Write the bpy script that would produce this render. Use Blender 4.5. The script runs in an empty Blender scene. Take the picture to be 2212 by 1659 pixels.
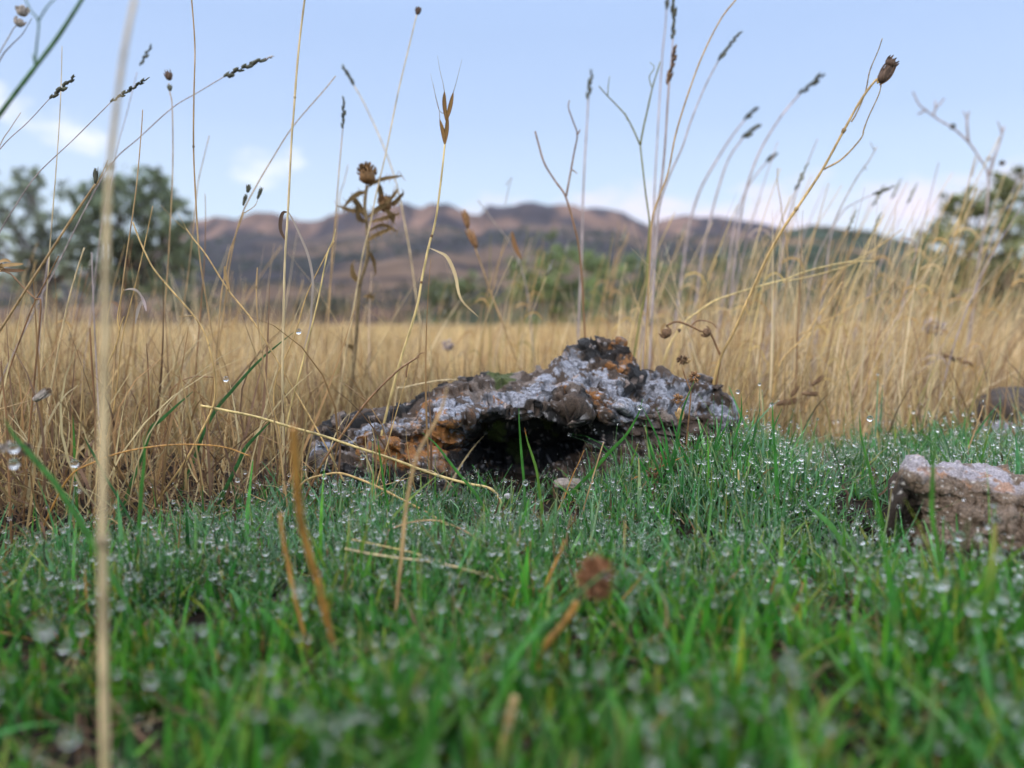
import bpy, bmesh, math, random
import numpy as np
from mathutils import Vector, Matrix
R = math.radians
random.seed(7)
rng = np.random.default_rng(11)
SC = bpy.context.scene
COL = SC.collection

# ------------------------------------------------------------------ camera
HC = 0.17                      # camera height above the field
F = 1598.0                     # focal length in units of a 2212 x 1659 frame
CX, CY, HORIZ = 1106.0, 829.5, 680.0
PITCH = math.atan((CY - HORIZ) / F)
cam_d = bpy.data.cameras.new('camera')
cam_d.sensor_width = 36.0
cam_d.lens = F / 2212.0 * 36.0
cam_d.clip_start = 0.01
cam_d.clip_end = 6000
cam_d.dof.use_dof = True
cam_d.dof.focus_distance = 0.53
cam_d.dof.aperture_fstop = 4.3
cam = bpy.data.objects.new('camera', cam_d)
COL.objects.link(cam)
cam.location = (0, 0, HC)
cam.rotation_euler = (R(90) - PITCH, 0, 0)
SC.camera = cam

# ------------------------------------------------------------------ sky, sun, exposure
SUN_EL, SUN_AZ = R(38), R(-140)      # azimuth from +Y towards +X
w = bpy.data.worlds.new('World'); SC.world = w; w.use_nodes = True
nt = w.node_tree; nt.nodes.clear()
def N(tree, t, **kw):
    n = tree.nodes.new(t)
    for k, v in kw.items():
        if k.startswith('i_'): n.inputs[k[2:].replace('_', ' ')].default_value = v
        elif k.startswith('n_'): n.inputs[int(k[2:])].default_value = v
        else: setattr(n, k, v)
    return n
def L(tree, a, b): tree.links.new(a, b)
def wmath(op, a, b=None, clamp=False):
    n = nt.nodes.new('ShaderNodeMath'); n.operation = op; n.use_clamp = clamp
    for i, v in enumerate((a, b)):
        if v is None: continue
        if isinstance(v, (int, float)): n.inputs[i].default_value = v
        else: nt.links.new(v, n.inputs[i])
    return n.outputs[0]
sky = N(nt, 'ShaderNodeTexSky', sky_type='NISHITA', sun_disc=False)
sky.sun_elevation = SUN_EL; sky.sun_rotation = SUN_AZ
sky.air_density = 1.0; sky.dust_density = 1.6; sky.ozone_density = 1.6
tc = N(nt, 'ShaderNodeTexCoord'); sep = N(nt, 'ShaderNodeSeparateXYZ')
L(nt, tc.outputs['Generated'], sep.inputs[0])
az = wmath('ARCTAN2', sep.outputs[0], sep.outputs[1]); el = wmath('ARCSINE', sep.outputs[2])
noi = N(nt, 'ShaderNodeTexNoise', i_Scale=9.0, i_Detail=5.0, i_Roughness=0.55)
mp = N(nt, 'ShaderNodeMapping'); mp.inputs['Scale'].default_value = (1, 1, 2.2)
L(nt, tc.outputs['Generated'], mp.inputs[0]); L(nt, mp.outputs[0], noi.inputs['Vector'])
nz = wmath('SUBTRACT', noi.outputs['Fac'], 0.5)
def blob(a0, e0, sa, se, amp, tilt=0.0):
    da = wmath('SUBTRACT', az, a0)
    de = wmath('SUBTRACT', wmath('SUBTRACT', el, e0), wmath('MULTIPLY', da, tilt))
    q = wmath('ADD', wmath('POWER', wmath('DIVIDE', da, sa), 2.0), wmath('POWER', wmath('DIVIDE', de, se), 2.0))
    g = wmath('SUBTRACT', 1.0, q)
    g = wmath('ADD', g, wmath('MULTIPLY', nz, 6.5))
    return wmath('MULTIPLY', wmath('MULTIPLY', g, 0.6, True), amp)
def dir_of(x, y):
    a, b = (x - CX) / F, (CY - y) / F
    v = Vector((a, math.cos(PITCH) + b * math.sin(PITCH), -math.sin(PITCH) + b * math.cos(PITCH))).normalized()
    return math.atan2(v.x, v.y), math.asin(v.z)
a1, e1 = dir_of(75, 262); a2, e2 = dir_of(572, 345); a3, e3 = dir_of(1700, 462)
c1 = blob(a1, e1, 0.085, 0.022, .9, -0.30)
c2 = blob(a2, e2, 0.045, 0.030, .85, -0.15)
c3 = blob(a3, e3, 0.44, 0.050, 0.95, 0.0)
# the clear sky, softened towards a pale lilac by thin high haze, plus an added bright band
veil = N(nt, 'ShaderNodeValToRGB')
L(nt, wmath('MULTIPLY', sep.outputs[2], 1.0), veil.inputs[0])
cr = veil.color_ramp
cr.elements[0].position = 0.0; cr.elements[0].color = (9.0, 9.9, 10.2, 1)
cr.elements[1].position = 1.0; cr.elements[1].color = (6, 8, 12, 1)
for p_, c_ in ((0.10, (7.2, 8.8, 10.1, 1)), (0.24, (4.9, 6.6, 9.5, 1)), (0.34, (4.3, 6.0, 9.2, 1)), (0.43, (4.4, 6.2, 9.8, 1)), (0.53, (38, 40, 43, 1)), (0.70, (34, 36, 39, 1)), (0.80, (9, 11, 15, 1))):  # the very bright band above the view is added to brighten the dewdrops
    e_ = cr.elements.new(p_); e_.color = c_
def mixc(fac, a, b):
    m = nt.nodes.new('ShaderNodeMix'); m.data_type = 'RGBA'; m.clamp_factor = True
    for i, v in ((0, fac), (6, a), (7, b)):
        if isinstance(v, (int, float, tuple)): m.inputs[i].default_value = v
        else: nt.links.new(v, m.inputs[i])
    return m.outputs[2]
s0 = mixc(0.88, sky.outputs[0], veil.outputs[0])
s1 = mixc(c1, s0, (13, 12.2, 11.6, 1))
s1 = mixc(c2, s1, (12.6, 12, 11.8, 1))
s1 = mixc(c3, s1, (9.6, 8.7, 9.9, 1))
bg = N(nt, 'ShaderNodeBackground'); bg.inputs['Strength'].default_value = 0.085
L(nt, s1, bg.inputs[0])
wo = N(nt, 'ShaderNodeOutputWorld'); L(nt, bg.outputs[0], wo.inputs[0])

sd = bpy.data.lights.new('sun', 'SUN'); sd.energy = 1.2; sd.angle = R(22); sd.color = (1.0, 0.86, 0.72)
so = bpy.data.objects.new('sun', sd); COL.objects.link(so)
sv = Vector((math.sin(SUN_AZ) * math.cos(SUN_EL), math.cos(SUN_AZ) * math.cos(SUN_EL), math.sin(SUN_EL)))
so.rotation_euler = sv.to_track_quat('Z', 'Y').to_euler()
SC.view_settings.view_transform = 'Standard'; SC.view_settings.look = 'None'
SC.view_settings.exposure = 0.38; SC.view_settings.gamma = 1.0
SC.cycles.use_denoising = True
SC.cycles.max_bounces = 8; SC.cycles.transmission_bounces = 6; SC.cycles.transparent_max_bounces = 6
SC.cycles.diffuse_bounces = 3; SC.cycles.glossy_bounces = 3
SC.cycles.caustics_reflective = False; SC.cycles.caustics_refractive = False
SC.cycles.sample_clamp_indirect = 4.0

# ------------------------------------------------------------------ placing
cp, sp = math.cos(PITCH), math.sin(PITCH)
def P(x, y, Y):
    a, b = (x - CX) / F, (CY - y) / F
    dy = cp + b * sp; dz = -sp + b * cp
    t = Y / dy
    return np.array([a * t, Y, HC + dz * t])
def Pn(x, y, Y):
    x, y, Y = map(lambda q: np.asarray(q, float), (x, y, Y))
    a, b = (x - CX) / F, (CY - y) / F
    t = Y / (cp + b * sp)
    return np.stack([a * t, Y * np.ones_like(t), HC + (-sp + b * cp) * t], -1)
def proj(v):
    d = v - np.array([0, 0, HC])
    yc = d[..., 1] * cp - d[..., 2] * sp
    up = d[..., 1] * sp + d[..., 2] * cp
    return CX + F * d[..., 0] / yc, CY - F * up / yc

# ------------------------------------------------------------------ noise
def _h(i, j, k, s):
    n = (i.astype(np.int64) * 73856093) ^ (j.astype(np.int64) * 19349663) ^ (k.astype(np.int64) * 83492791) ^ (s * 2654435761)
    n = (n ^ (n >> 13)) * 1274126177 & 0xffffffff
    n = (n ^ (n >> 16)) * 2246822519 & 0xffffffff
    return ((n ^ (n >> 15)) & 0xffffff) / float(0xffffff)
def vnoise(p, s=0):
    f = np.floor(p).astype(np.int64); t = p - f; t = t * t * (3 - 2 * t); o = 0
    for a in (0, 1):
        for b in (0, 1):
            for c in (0, 1):
                wt = (t[..., 0] if a else 1 - t[..., 0]) * (t[..., 1] if b else 1 - t[..., 1]) * (t[..., 2] if c else 1 - t[..., 2])
                o = o + wt * _h(f[..., 0] + a, f[..., 1] + b, f[..., 2] + c, s)
    return o
def fbm(p, o=4, s=0, g=0.5):
    r, a, tot = 0, 1.0, 0
    for i in range(o):
        r = r + a * vnoise(p * 2 ** i + i * 17.3, s + i); tot += a; a *= g
    return r / tot
def worley(p, s=0):
    f = np.floor(p).astype(np.int64); d1 = np.full(p.shape[:-1], 9.0); idc = np.zeros(p.shape[:-1])
    for a in (-1, 0, 1):
        for b in (-1, 0, 1):
            for c in (-1, 0, 1):
                i, j, k = f[..., 0] + a, f[..., 1] + b, f[..., 2] + c
                d = np.sqrt((i + _h(i, j, k, s) - p[..., 0]) ** 2 + (j + _h(i, j, k, s + 1) - p[..., 1]) ** 2 + (k + _h(i, j, k, s + 2) - p[..., 2]) ** 2)
                m = d < d1; d1 = np.where(m, d, d1); idc = np.where(m, _h(i, j, k, s + 3), idc)
    return d1, idc
def sst(a, b, x):
    t = np.clip((x - a) / (b - a), 0, 1); return t * t * (3 - 2 * t)

# ------------------------------------------------------------------ mesh helpers
def make_mesh(name, V, quads=None, tris=None, col=None, smooth=True):
    me = bpy.data.meshes.new(name)
    V = np.ascontiguousarray(V, dtype=np.float32)
    nq = 0 if quads is None else len(quads); ntr = 0 if tris is None else len(tris)
    me.vertices.add(len(V)); me.vertices.foreach_set('co', V.ravel())
    li = []
    if nq: li.append(np.asarray(quads, np.int32).ravel())
    if ntr: li.append(np.asarray(tris, np.int32).ravel())
    li = np.concatenate(li)
    me.loops.add(len(li)); me.loops.foreach_set('vertex_index', li)
    ls = np.concatenate([np.arange(nq) * 4, nq * 4 + np.arange(ntr) * 3]).astype(np.int32)
    me.polygons.add(nq + ntr); me.polygons.foreach_set('loop_start', ls)
    me.update(calc_edges=True)
    me.polygons.foreach_set('use_smooth', np.full(nq + ntr, smooth))
    if col is not None:
        at = me.color_attributes.new('tint', 'FLOAT_COLOR', 'POINT')
        c4 = np.ones((len(V), 4), np.float32); c4[:, :col.shape[1]] = col
        at.data.foreach_set('color', c4.ravel())
    me.validate()
    return me
def tag(o, label=None, cat=None, group=None, kind=None):
    if label: o['label'] = label
    if cat: o['category'] = cat
    if group: o['group'] = group
    if kind: o['kind'] = kind
    return o
def obj(name, me, mat=None, parent=None, loc=None):
    o = bpy.data.objects.new(name, me); COL.objects.link(o)
    if mat is not None and me is not None and len(me.materials) == 0: me.materials.append(mat)
    if parent is not None: o.parent = parent
    if loc is not None: o.location = loc
    return o
class Acc:
    """collects pieces of one mesh"""
    def __init__(s): s.V, s.Q, s.T, s.C, s.n = [], [], [], [], 0
    def add(s, V, Q=None, T=None, C=None):
        V = np.asarray(V, float)
        if Q is not None and len(Q): s.Q.append(np.asarray(Q) + s.n)
        if T is not None and len(T): s.T.append(np.asarray(T) + s.n)
        s.C.append(np.tile(np.array((1, 1, 1.)) if C is None else np.asarray(C, float), (len(V), 1)) if (C is None or np.ndim(C) == 1) else np.asarray(C))
        s.V.append(V); s.n += len(V)
        return s
    def mesh(s, name, origin=None, smooth=True):
        V = np.concatenate(s.V)
        if origin is not None: V = V - np.asarray(origin)
        return make_mesh(name, V, np.concatenate(s.Q) if s.Q else None, np.concatenate(s.T) if s.T else None, np.concatenate(s.C), smooth)
def catmull(pts, rad, per=5):
    pts = np.asarray(pts, float); rad = np.asarray(rad, float)
    if len(pts) < 3: 
        t = np.linspace(0, 1, per * 2 + 1)[:, None]
        return pts[0] * (1 - t) + pts[-1] * t, rad[0] * (1 - t[:, 0]) + rad[-1] * t[:, 0]
    Pp = np.vstack([2 * pts[0] - pts[1], pts, 2 * pts[-1] - pts[-2]]); out, ro = [], []
    for i in range(len(pts) - 1):
        p0, p1, p2, p3 = Pp[i:i + 4]
        for t in np.arange(per) / per:
            out.append(0.5 * (2 * p1 + (p2 - p0) * t + (2 * p0 - 5 * p1 + 4 * p2 - p3) * t * t + (3 * p1 - p0 - 3 * p2 + p3) * t ** 3))
            ro.append(rad[i] * (1 - t) + rad[i + 1] * t)
    out.append(pts[-1]); ro.append(rad[-1])
    return np.array(out), np.array(ro)
def tube(acc, pts, rad, sides=6, per=5, wob=0.06, smooth=True, C=None):
    c, r = catmull(pts, rad, per) if smooth else (np.asarray(pts, float), np.asarray(rad, float))
    n = len(c); T = np.gradient(c, axis=0); T /= np.linalg.norm(T, axis=1)[:, None] + 1e-12
    ref = np.array([0.13, -0.99, 0.05]); A = np.cross(T, ref); A /= np.linalg.norm(A, axis=1)[:, None] + 1e-12
    B = np.cross(T, A)
    r = r * (1 + wob * (rng.random(n) - 0.5) * 2)
    th = np.arange(sides) / sides * 2 * math.pi
    V = c[:, None] + r[:, None, None] * (np.cos(th)[None, :, None] * A[:, None] + np.sin(th)[None, :, None] * B[:, None])
    V = V.reshape(-1, 3)
    i = np.arange(n - 1)[:, None] * sides; j = np.arange(sides)[None]; k = (j + 1) % sides
    Q = np.stack([i + j, i + k, i + sides + k, i + sides + j], -1).reshape(-1, 4)
    base = len(V); V = np.vstack([V, c[0], c[-1]])
    Tt = [[base, (q + 1) % sides, q] for q in range(sides)] + [[base + 1, (n - 1) * sides + q, (n - 1) * sides + (q + 1) % sides] for q in range(sides)]
    acc.add(V, Q, Tt, C)
    return c
_bm = bmesh.new(); bmesh.ops.create_icosphere(_bm, subdivisions=2, radius=1.0)
ICO_V = np.array([v.co[:] for v in _bm.verts]); ICO_T = np.array([[v.index for v in f.verts] for f in _bm.faces]); _bm.free()
_bm = bmesh.new(); bmesh.ops.create_icosphere(_bm, subdivisions=1, radius=1.0)
IC1_V = np.array([v.co[:] for v in _bm.verts]); IC1_T = np.array([[v.index for v in f.verts] for f in _bm.faces]); _bm.free()
OCT_V = np.array([[1, 0, 0], [-1, 0, 0], [0, 1, 0], [0, -1, 0], [0, 0, 1], [0, 0, -1.]])
OCT_T = np.array([[0, 2, 4], [2, 1, 4], [1, 3, 4], [3, 0, 4], [2, 0, 5], [1, 2, 5], [3, 1, 5], [0, 3, 5]])
def frame(d):
    d = np.asarray(d, float); d = d / (np.linalg.norm(d) + 1e-12)
    r = np.array([0, 1, 0.1]) if abs(d[1]) < 0.9 else np.array([1, 0, 0.])
    a = np.cross(d, r); a /= np.linalg.norm(a); return a, np.cross(d, a), d
def ell(acc, c, d, rl, rw, rt=None, jit=0.0, C=None, hi=False):
    V0, T0 = (ICO_V, ICO_T) if hi else (IC1_V, IC1_T)
    a, b, dd = frame(d); rt = rw if rt is None else rt
    V = V0 * (1 + jit * (rng.random((len(V0), 1)) - 0.5))
    taper = 1 - 0.35 * V[:, 2:3]
    V = V[:, 0:1] * a * rw * taper + V[:, 1:2] * b * rt * taper + V[:, 2:3] * dd * rl + np.asarray(c)
    acc.add(V, None, T0, C)
def scatter_tmpl(cent, rad, TV, TT):
    n = len(cent); V = (cent[:, None] + rad[:, None, None] * TV[None]).reshape(-1, 3)
    T = (TT[None] + (np.arange(n) * len(TV))[:, None, None]).reshape(-1, 3)
    return V, T
def blades(base, L_, W_, azi, lean, curl, segs, col, twist=None, tipc=None, waist=0.0):
    """ribbons: returns V, Q, col, tips"""
    n = len(base); s = np.linspace(0, 1, segs + 1)
    d = np.stack([np.cos(azi), np.sin(azi)], -1)
    ang = lean[:, None] + curl[:, None] * s[None]
    seg = L_[:, None] / segs
    hx = np.concatenate([np.zeros((n, 1)), np.cumsum(np.sin((ang[:, 1:] + ang[:, :-1]) / 2) * seg, 1)], 1)
    hz = np.concatenate([np.zeros((n, 1)), np.cumsum(np.cos((ang[:, 1:] + ang[:, :-1]) / 2) * seg, 1)], 1)
    c = base[:, None] + np.stack([d[:, None, 0] * hx, d[:, None, 1] * hx, hz], -1)
    wa = azi + math.pi / 2 + (rng.normal(0, 0.7, n) if twist is None else twist)
    wv = np.stack([np.cos(wa), np.sin(wa), np.zeros(n)], -1)
    prof = np.maximum(0.16, (1 - s ** 2.2)) * (0.7 + 0.3 * np.minimum(1, s * 4))
    ww = (W_[:, None] * prof[None])[..., None] * 0.5
    V = np.stack([c - wv[:, None] * ww, c + wv[:, None] * ww], 2).reshape(-1, 3)
    o = (np.arange(n) * (segs + 1) * 2)[:, None]; k = (np.arange(segs) * 2)[None]
    Q = np.stack([o + k, o + k + 1, o + k + 3, o + k + 2], -1).reshape(-1, 4)
    cc = np.repeat(col[:, None], segs + 1, 1)
    if tipc is not None:
        m = (s[None, :, None] ** 2.5) * tipc[:, None, None]
        cc = cc * (1 - m) + m * np.array([0.42, 0.30, 0.10])
    cc = np.repeat(cc[:, :, None], 2, 2).reshape(-1, 3)
    return V, Q, cc, c

# ------------------------------------------------------------------ materials
def new_mat(name):
    m = bpy.data.materials.new(name); m.use_nodes = True
    t = m.node_tree; t.nodes.clear()
    o = N(t, 'ShaderNodeOutputMaterial')
    return m, t, o
def tinted(name, mul=(1, 1, 1), rough=0.55, spec=0.4, trans=0.3, nscale=250, namp=0.35, bump=0.0, stretch=(1, 1, 0.25), coat=0.0):
    """surface whose colour is the 'tint' of its mesh, broken up by noise, a share of it translucent"""
    m, t, o = new_mat(name)
    at = N(t, 'ShaderNodeAttribute', attribute_name='tint')
    tcn = N(t, 'ShaderNodeTexCoord'); mpn = N(t, 'ShaderNodeMapping'); mpn.inputs['Scale'].default_value = stretch
    L(t, tcn.outputs['Object'], mpn.inputs[0])
    no = N(t, 'ShaderNodeTexNoise', i_Scale=nscale, i_Detail=3.0)
    L(t, mpn.outputs[0], no.inputs['Vector'])
    mr = N(t, 'ShaderNodeMapRange'); mr.inputs[3].default_value = 1 - namp; mr.inputs[4].default_value = 1 + namp
    mr.inputs[1].default_value = 0.3; mr.inputs[2].default_value = 0.7
    L(t, no.outputs['Fac'], mr.inputs[0])
    v1 = N(t, 'ShaderNodeVectorMath', operation='MULTIPLY'); v1.inputs[1].default_value = mul
    L(t, at.outputs['Color'], v1.inputs[0])
    v2 = N(t, 'ShaderNodeVectorMath', operation='SCALE'); L(t, v1.outputs[0], v2.inputs[0]); L(t, mr.outputs[0], v2.inputs['Scale'])
    b = N(t, 'ShaderNodeBsdfPrincipled'); L(t, v2.outputs[0], b.inputs['Base Color'])
    b.inputs['Roughness'].default_value = rough; b.inputs['Specular IOR Level'].default_value = spec
    b.inputs['Coat Weight'].default_value = coat; b.inputs['Coat Roughness'].default_value = 0.25
    if bump:
        bu = N(t, 'ShaderNodeBump'); bu.inputs['Strength'].default_value = bump; bu.inputs['Distance'].default_value = 0.0006
        L(t, no.outputs['Fac'], bu.inputs['Height']); L(t, bu.outputs[0], b.inputs['Normal'])
    if trans > 0:
        tr = N(t, 'ShaderNodeBsdfTranslucent'); L(t, v2.outputs[0], tr.inputs[0])
        mx = N(t, 'ShaderNodeMixShader'); mx.inputs[0].default_value = trans
        L(t, b.outputs[0], mx.inputs[1]); L(t, tr.outputs[0], mx.inputs[2]); L(t, mx.outputs[0], o.inputs[0])
    else: L(t, b.outputs[0], o.inputs[0])
    return m
M_grass = tinted('grass', rough=0.45, spec=0.28, trans=0.40, nscale=300, namp=0.35, coat=0.0)
M_dry = tinted('dry_grass', rough=0.7, spec=0.2, trans=0.3, nscale=120, namp=0.25)
M_straw = tinted('straw', rough=0.5, spec=0.4, trans=0.12, nscale=420, namp=0.38, bump=0.4, stretch=(1, 1, 0.12))
M_seed = tinted('seed_head', rough=0.75, spec=0.3, trans=0.0, nscale=900, namp=0.5, bump=0.6)
M_leafy = tinted('tree_leaf', rough=0.5, spec=0.4, trans=0.3, nscale=3, namp=0.3)
M_bark = tinted('bark', rough=0.9, spec=0.15, trans=0.0, nscale=14, namp=0.5, bump=0.6)
M_rock = tinted('rock', rough=0.78, spec=0.35, trans=0.0, nscale=900, namp=0.42, bump=0.9, stretch=(1, 1, 1))
M_hill = tinted('hill', rough=0.95, spec=0.05, trans=0.0, nscale=0.06, namp=0.35, stretch=(1, 1, 1))
M_soil = tinted('soil', rough=0.95, spec=0.15, trans=0.0, nscale=180, namp=0.6, bump=1.0, stretch=(1, 1, 1))
def water_mat():
    m, t, o = new_mat('dew_water')
    g = N(t, 'ShaderNodeBsdfPrincipled')
    g.inputs['Base Color'].default_value = (1, 1, 1, 1); g.inputs['Transmission Weight'].default_value = 1.0
    g.inputs['IOR'].default_value = 1.333; g.inputs['Roughness'].default_value = 0.0
    L(t, g.outputs[0], o.inputs[0]); return m
M_water = water_mat()

# ------------------------------------------------------------------ lie of the land
def ground_z(x, y):
    x = np.asarray(x, float); y = np.asarray(y, float)
    p = np.stack([x * 7, y * 7, x * 0], -1)
    crest = sst(0.02, 0.30, x) * sst(0.30, 0.60, y) * 0.012 + 0.034 * np.exp(-((x - .165) / .085) ** 2 - ((y - .56) / .07) ** 2)
    turf = (0.020 + crest) * (1 - sst(0.72, 1.0, y)) * (1 - sst(1.0, 1.6, np.abs(x)))
    near = (fbm(p, 3, 5) - 0.5) * 0.028 * (1 - sst(1.5, 6, y))
    far = (fbm(np.stack([x * .25, y * .25, x * 0], -1), 3, 9) - 0.5) * 0.10 * sst(3, 10, y)
    near = near - 0.020 * np.exp(-((x - .29) / .10) ** 2 - ((y - .43) / .05) ** 2)
    dip = -0.02 * sst(0.9, 1.6, y) - 0.0115 * np.clip(y - 2.5, 0, 60)
    return turf + near + far + dip
# ground sheet: fine near the camera, coarse to the horizon
gy = np.concatenate([np.linspace(-3, 0, 20)[:-1], np.linspace(0, 1.2, 160)[:-1], np.geomspace(1.2, 70, 90)])
gu = np.linspace(-1, 1, 221)
GX = np.sign(gu)[None] * (np.abs(gu)[None] ** 1.3) * (0.9 + np.maximum(gy, 0)[:, None] * 1.25)
GY = np.repeat(gy[:, None], len(gu), 1)
GZ = ground_z(GX, GY)
V = np.stack([GX, GY, GZ], -1).reshape(-1, 3)
nu = len(gu); i = np.arange(len(gy) - 1)[:, None] * nu; j = np.arange(nu - 1)[None]
Q = np.stack([i + j, i + j + 1, i + nu + j + 1, i + nu + j], -1).reshape(-1, 4)
nn = fbm(V * np.array([3, 3, 3]), 4, 21)[:, None]; dryf = sst(0.7, 1.4, V[:, 1])[:, None]
soil = np.array([0.016, 0.011, 0.008]) * (0.6 + 0.8 * nn)
stra = np.array([0.30, 0.20, 0.085]) * (0.6 + 0.8 * nn)
gcol = soil * (1 - dryf) + stra * dryf
me = make_mesh('ground', V, Q, None, gcol)
obj('ground', me, M_soil)['kind'] = 'structure'

# ------------------------------------------------------------------ far land
def interp(tab, x):
    t = np.array(tab, float); return np.interp(x, t[:, 0], t[:, 1])
RIDGE = [(-900, 660), (-300, 640), (0, 612), (250, 585), (340, 545), (400, 502), (425, 482), (470, 470), (520, 476), (560, 460), (600, 463), (625, 471), (660, 481), (700, 478), (740, 463), (765, 456), (800, 461), (850, 450), (880, 443), (912, 452), (930, 443), (965, 443), (1000, 455), (1020, 468), (1037, 470), (1055, 450), (1100, 447), (1150, 443), (1200, 450), (1250, 452), (1300, 455), (1340, 460), (1370, 476), (1400, 490), (1430, 478), (1460, 470), (1500, 473), (1540, 470), (1600, 484), (1660, 490), (1700, 500), (1800, 520), (2000, 570), (2300, 620), (3200, 650)]
WOOD = [(900, 678), (1150, 655), (1350, 615), (1500, 562), (1600, 528), (1700, 496), (1745, 487), (1800, 494), (1850, 499), (1900, 510), (1960, 526), (2000, 536), (2060, 562), (2212, 590), (2500, 610), (3000, 655)]
def far_land(name, tab, d0, d1, prof, colf, nx, ny, seed, x0, x1, rough):
    px = np.linspace(x0, x1, nx); t = np.linspace(0, 1, ny)
    rid = interp(tab, px)
    a = (px - CX) / F
    hz = ((HORIZ - rid) / F) * d1                  # height of the ridge at its distance
    stp = fbm(np.stack([px * 0.022, px * 0, px * 0], -1), 3, seed + 9); hz = hz + (sst(.40, .44, stp) + sst(.52, .55, stp) - 1) * d1 * .0013 * (name == 'hill')
    hz = hz + (fbm(np.stack([px * 0.05, px * 0, px * 0], -1), 4, seed) - 0.5) * d1 * 0.004
    D = d0 * (d1 / d0) ** t
    ratio = (D / d1)[:, None]; Z = hz[None] * prof(t)[:, None] * ratio
    X = a[None] * D[:, None]; Yv = np.repeat(D[:, None], nx, 1)
    pp = np.stack([X / rough, Yv / rough, Z * 0], -1)
    env = (np.sin(np.pi * np.clip(t, 0, 1)) ** 0.7)[:, None]
    Z = Z + (fbm(pp, 5, seed + 3) - 0.5) * env * (1 - 0.8 * sst(.62, .9, t))[:, None] * hz[None] * 0.30 * ratio - 1.0 * (1 - sst(0, 0.15, t))[:, None]
    V = np.stack([X, Yv, Z], -1)
    # far side so that the land has a back
    back = V[-1].copy(); back[:, 1] += d1 * 0.25; back[:, 0] *= 1.25; back[:, 2] = -2
    V = np.concatenate([V.reshape(-1, 3), back])
    i = np.arange(ny)[:, None] * nx; j = np.arange(nx - 1)[None]
    Q = np.stack([i + j, i + j + 1, i + nx + j + 1, i + nx + j], -1).reshape(-1, 4)
    tt = np.concatenate([np.repeat(t, nx), np.ones(nx)])
    me = make_mesh(name, V, Q, None, colf(V, tt))
    o = obj(name, me, M_hill); o['kind'] = 'structure'
    return V[:-nx].reshape(ny, nx, 3)
def col_mtn(V, t):
    n1 = fbm(V / np.array([42, 70, 6]), 5, 40)[:, None]; n2 = fbm(V / np.array([12, 30, 60]), 4, 44)[:, None]
    n3 = fbm(V / np.array([70, 120, 14]), 4, 48)[:, None]
    earth = np.array([0.31, 0.215, 0.145]); scrub = np.array([0.085, 0.078, 0.088]); crag = np.array([0.46, 0.30, 0.22]); cdk = np.array([0.10, 0.085, 0.10])
    m = sst(0.46, 0.56, 0.5 * n1 + 0.5 * n3); low = scrub * (1 - m) + earth * m
    k = sst(0.42, 0.6, n2); cl = cdk * (1 - k) + crag * k
    c = sst(0.84, 0.88, t)[:, None]
    red = np.array([0.20, 0.115, 0.08]); r = (1 - sst(0.0, 0.22, t))[:, None] * 0.8
    low = low * (1 - r) + red * (0.5 + n1) * r
    return (low * (1 - c) + cl * c) * np.array([.36, .33, .33])
def prof_m(t): return np.where(t < 0.86, 0.80 * (t / 0.86) ** 1.1, 0.80 + 0.20 * sst(0.86, 0.93, t))
MTN = far_land('hill', RIDGE, 75, 620, prof_m, col_mtn, 620, 150, 3, -1000, 3200, 60)
def col_wood(V, t):
    n1 = fbm(V / np.array([9, 20, 6]), 5, 60)[:, None]; m = sst(0.5, 0.62, n1)
    return np.array([0.035, 0.050, 0.030]) * (1 - m) + np.array([0.17, 0.11, 0.065]) * m
WD = far_land('wooded_hill', WOOD, 60, 260, lambda t: t ** 1.0, col_wood, 420, 90, 7, 880, 3000, 30)
# scrub and woodland: masses nobody could count
def leaf_cloud(cents, rads, per, lsz, cols, flat=0.75, seed=0):
    g = np.random.default_rng(seed); n = len(cents)
    idx = np.repeat(np.arange(n), per); m = len(idx)
    d = g.normal(size=(m, 3)); d /= np.linalg.norm(d, axis=1)[:, None]
    rr = np.abs(g.normal(0, 0.62, m)) + .12 * g.random(m)
    c = cents[idx] + d * (rads[idx] * rr)[:, None] * np.array([1, 1, flat])
    s = (lsz[idx] if np.ndim(lsz) else lsz) * (0.6 + 0.8 * g.random(m))
    u = g.normal(size=(m, 3)); u /= np.linalg.norm(u, axis=1)[:, None]
    v = np.cross(u, g.normal(size=(m, 3))); v /= np.linalg.norm(v, axis=1)[:, None]
    s3 = s[:, None]
    V = np.stack([c - u * s3, c + v * s3 * 0.32, c + u * s3, c - v * s3 * 0.32], 1).reshape(-1, 3)
    Q = np.arange(m * 4).reshape(-1, 4)
    C = cols[idx] * (0.6 + 0.8 * g.random((m, 1)))
    return V, Q, np.repeat(C, 4, 0)
def on_land(G, n, tlo, thi, seed, keep=None):
    g = np.random.default_rng(seed); ny, nx = G.shape[:2]
    ii = (g.uniform(tlo, thi, n) * (ny - 1)).astype(int); jj = g.integers(0, nx, n)
    p = G[ii, jj].copy()
    if keep is not None: p = p[keep(p)]
    return p
g_ = np.random.default_rng(5)
p = on_land(MTN, 13000, 0.02, 0.86, 31, lambda q: fbm(q / np.array([60, 60, 30]), 3, 70) > 0.50 - .06 * sst(-20, 120, q[:, 0]))
rad = p[:, 1] * 0.0042 * (0.5 + g_.random(len(p)))
V, Q, C = leaf_cloud(p, rad, 34, rad * 0.45, np.tile([0.040, 0.052, 0.034], (len(p), 1)) * (0.6 + 0.8 * g_.random((len(p), 1))), seed=3)
tag(obj('scrub', make_mesh('scrub', V, Q, None, C), M_leafy), 'dark low scrub dotted over the brown mountain slope', 'scrub', kind='stuff')
p = on_land(WD, 2400, 0.05, 1.0, 32)
rad = p[:, 1] * 0.0058 * (0.6 + 0.8 * g_.random(len(p)))
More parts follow.
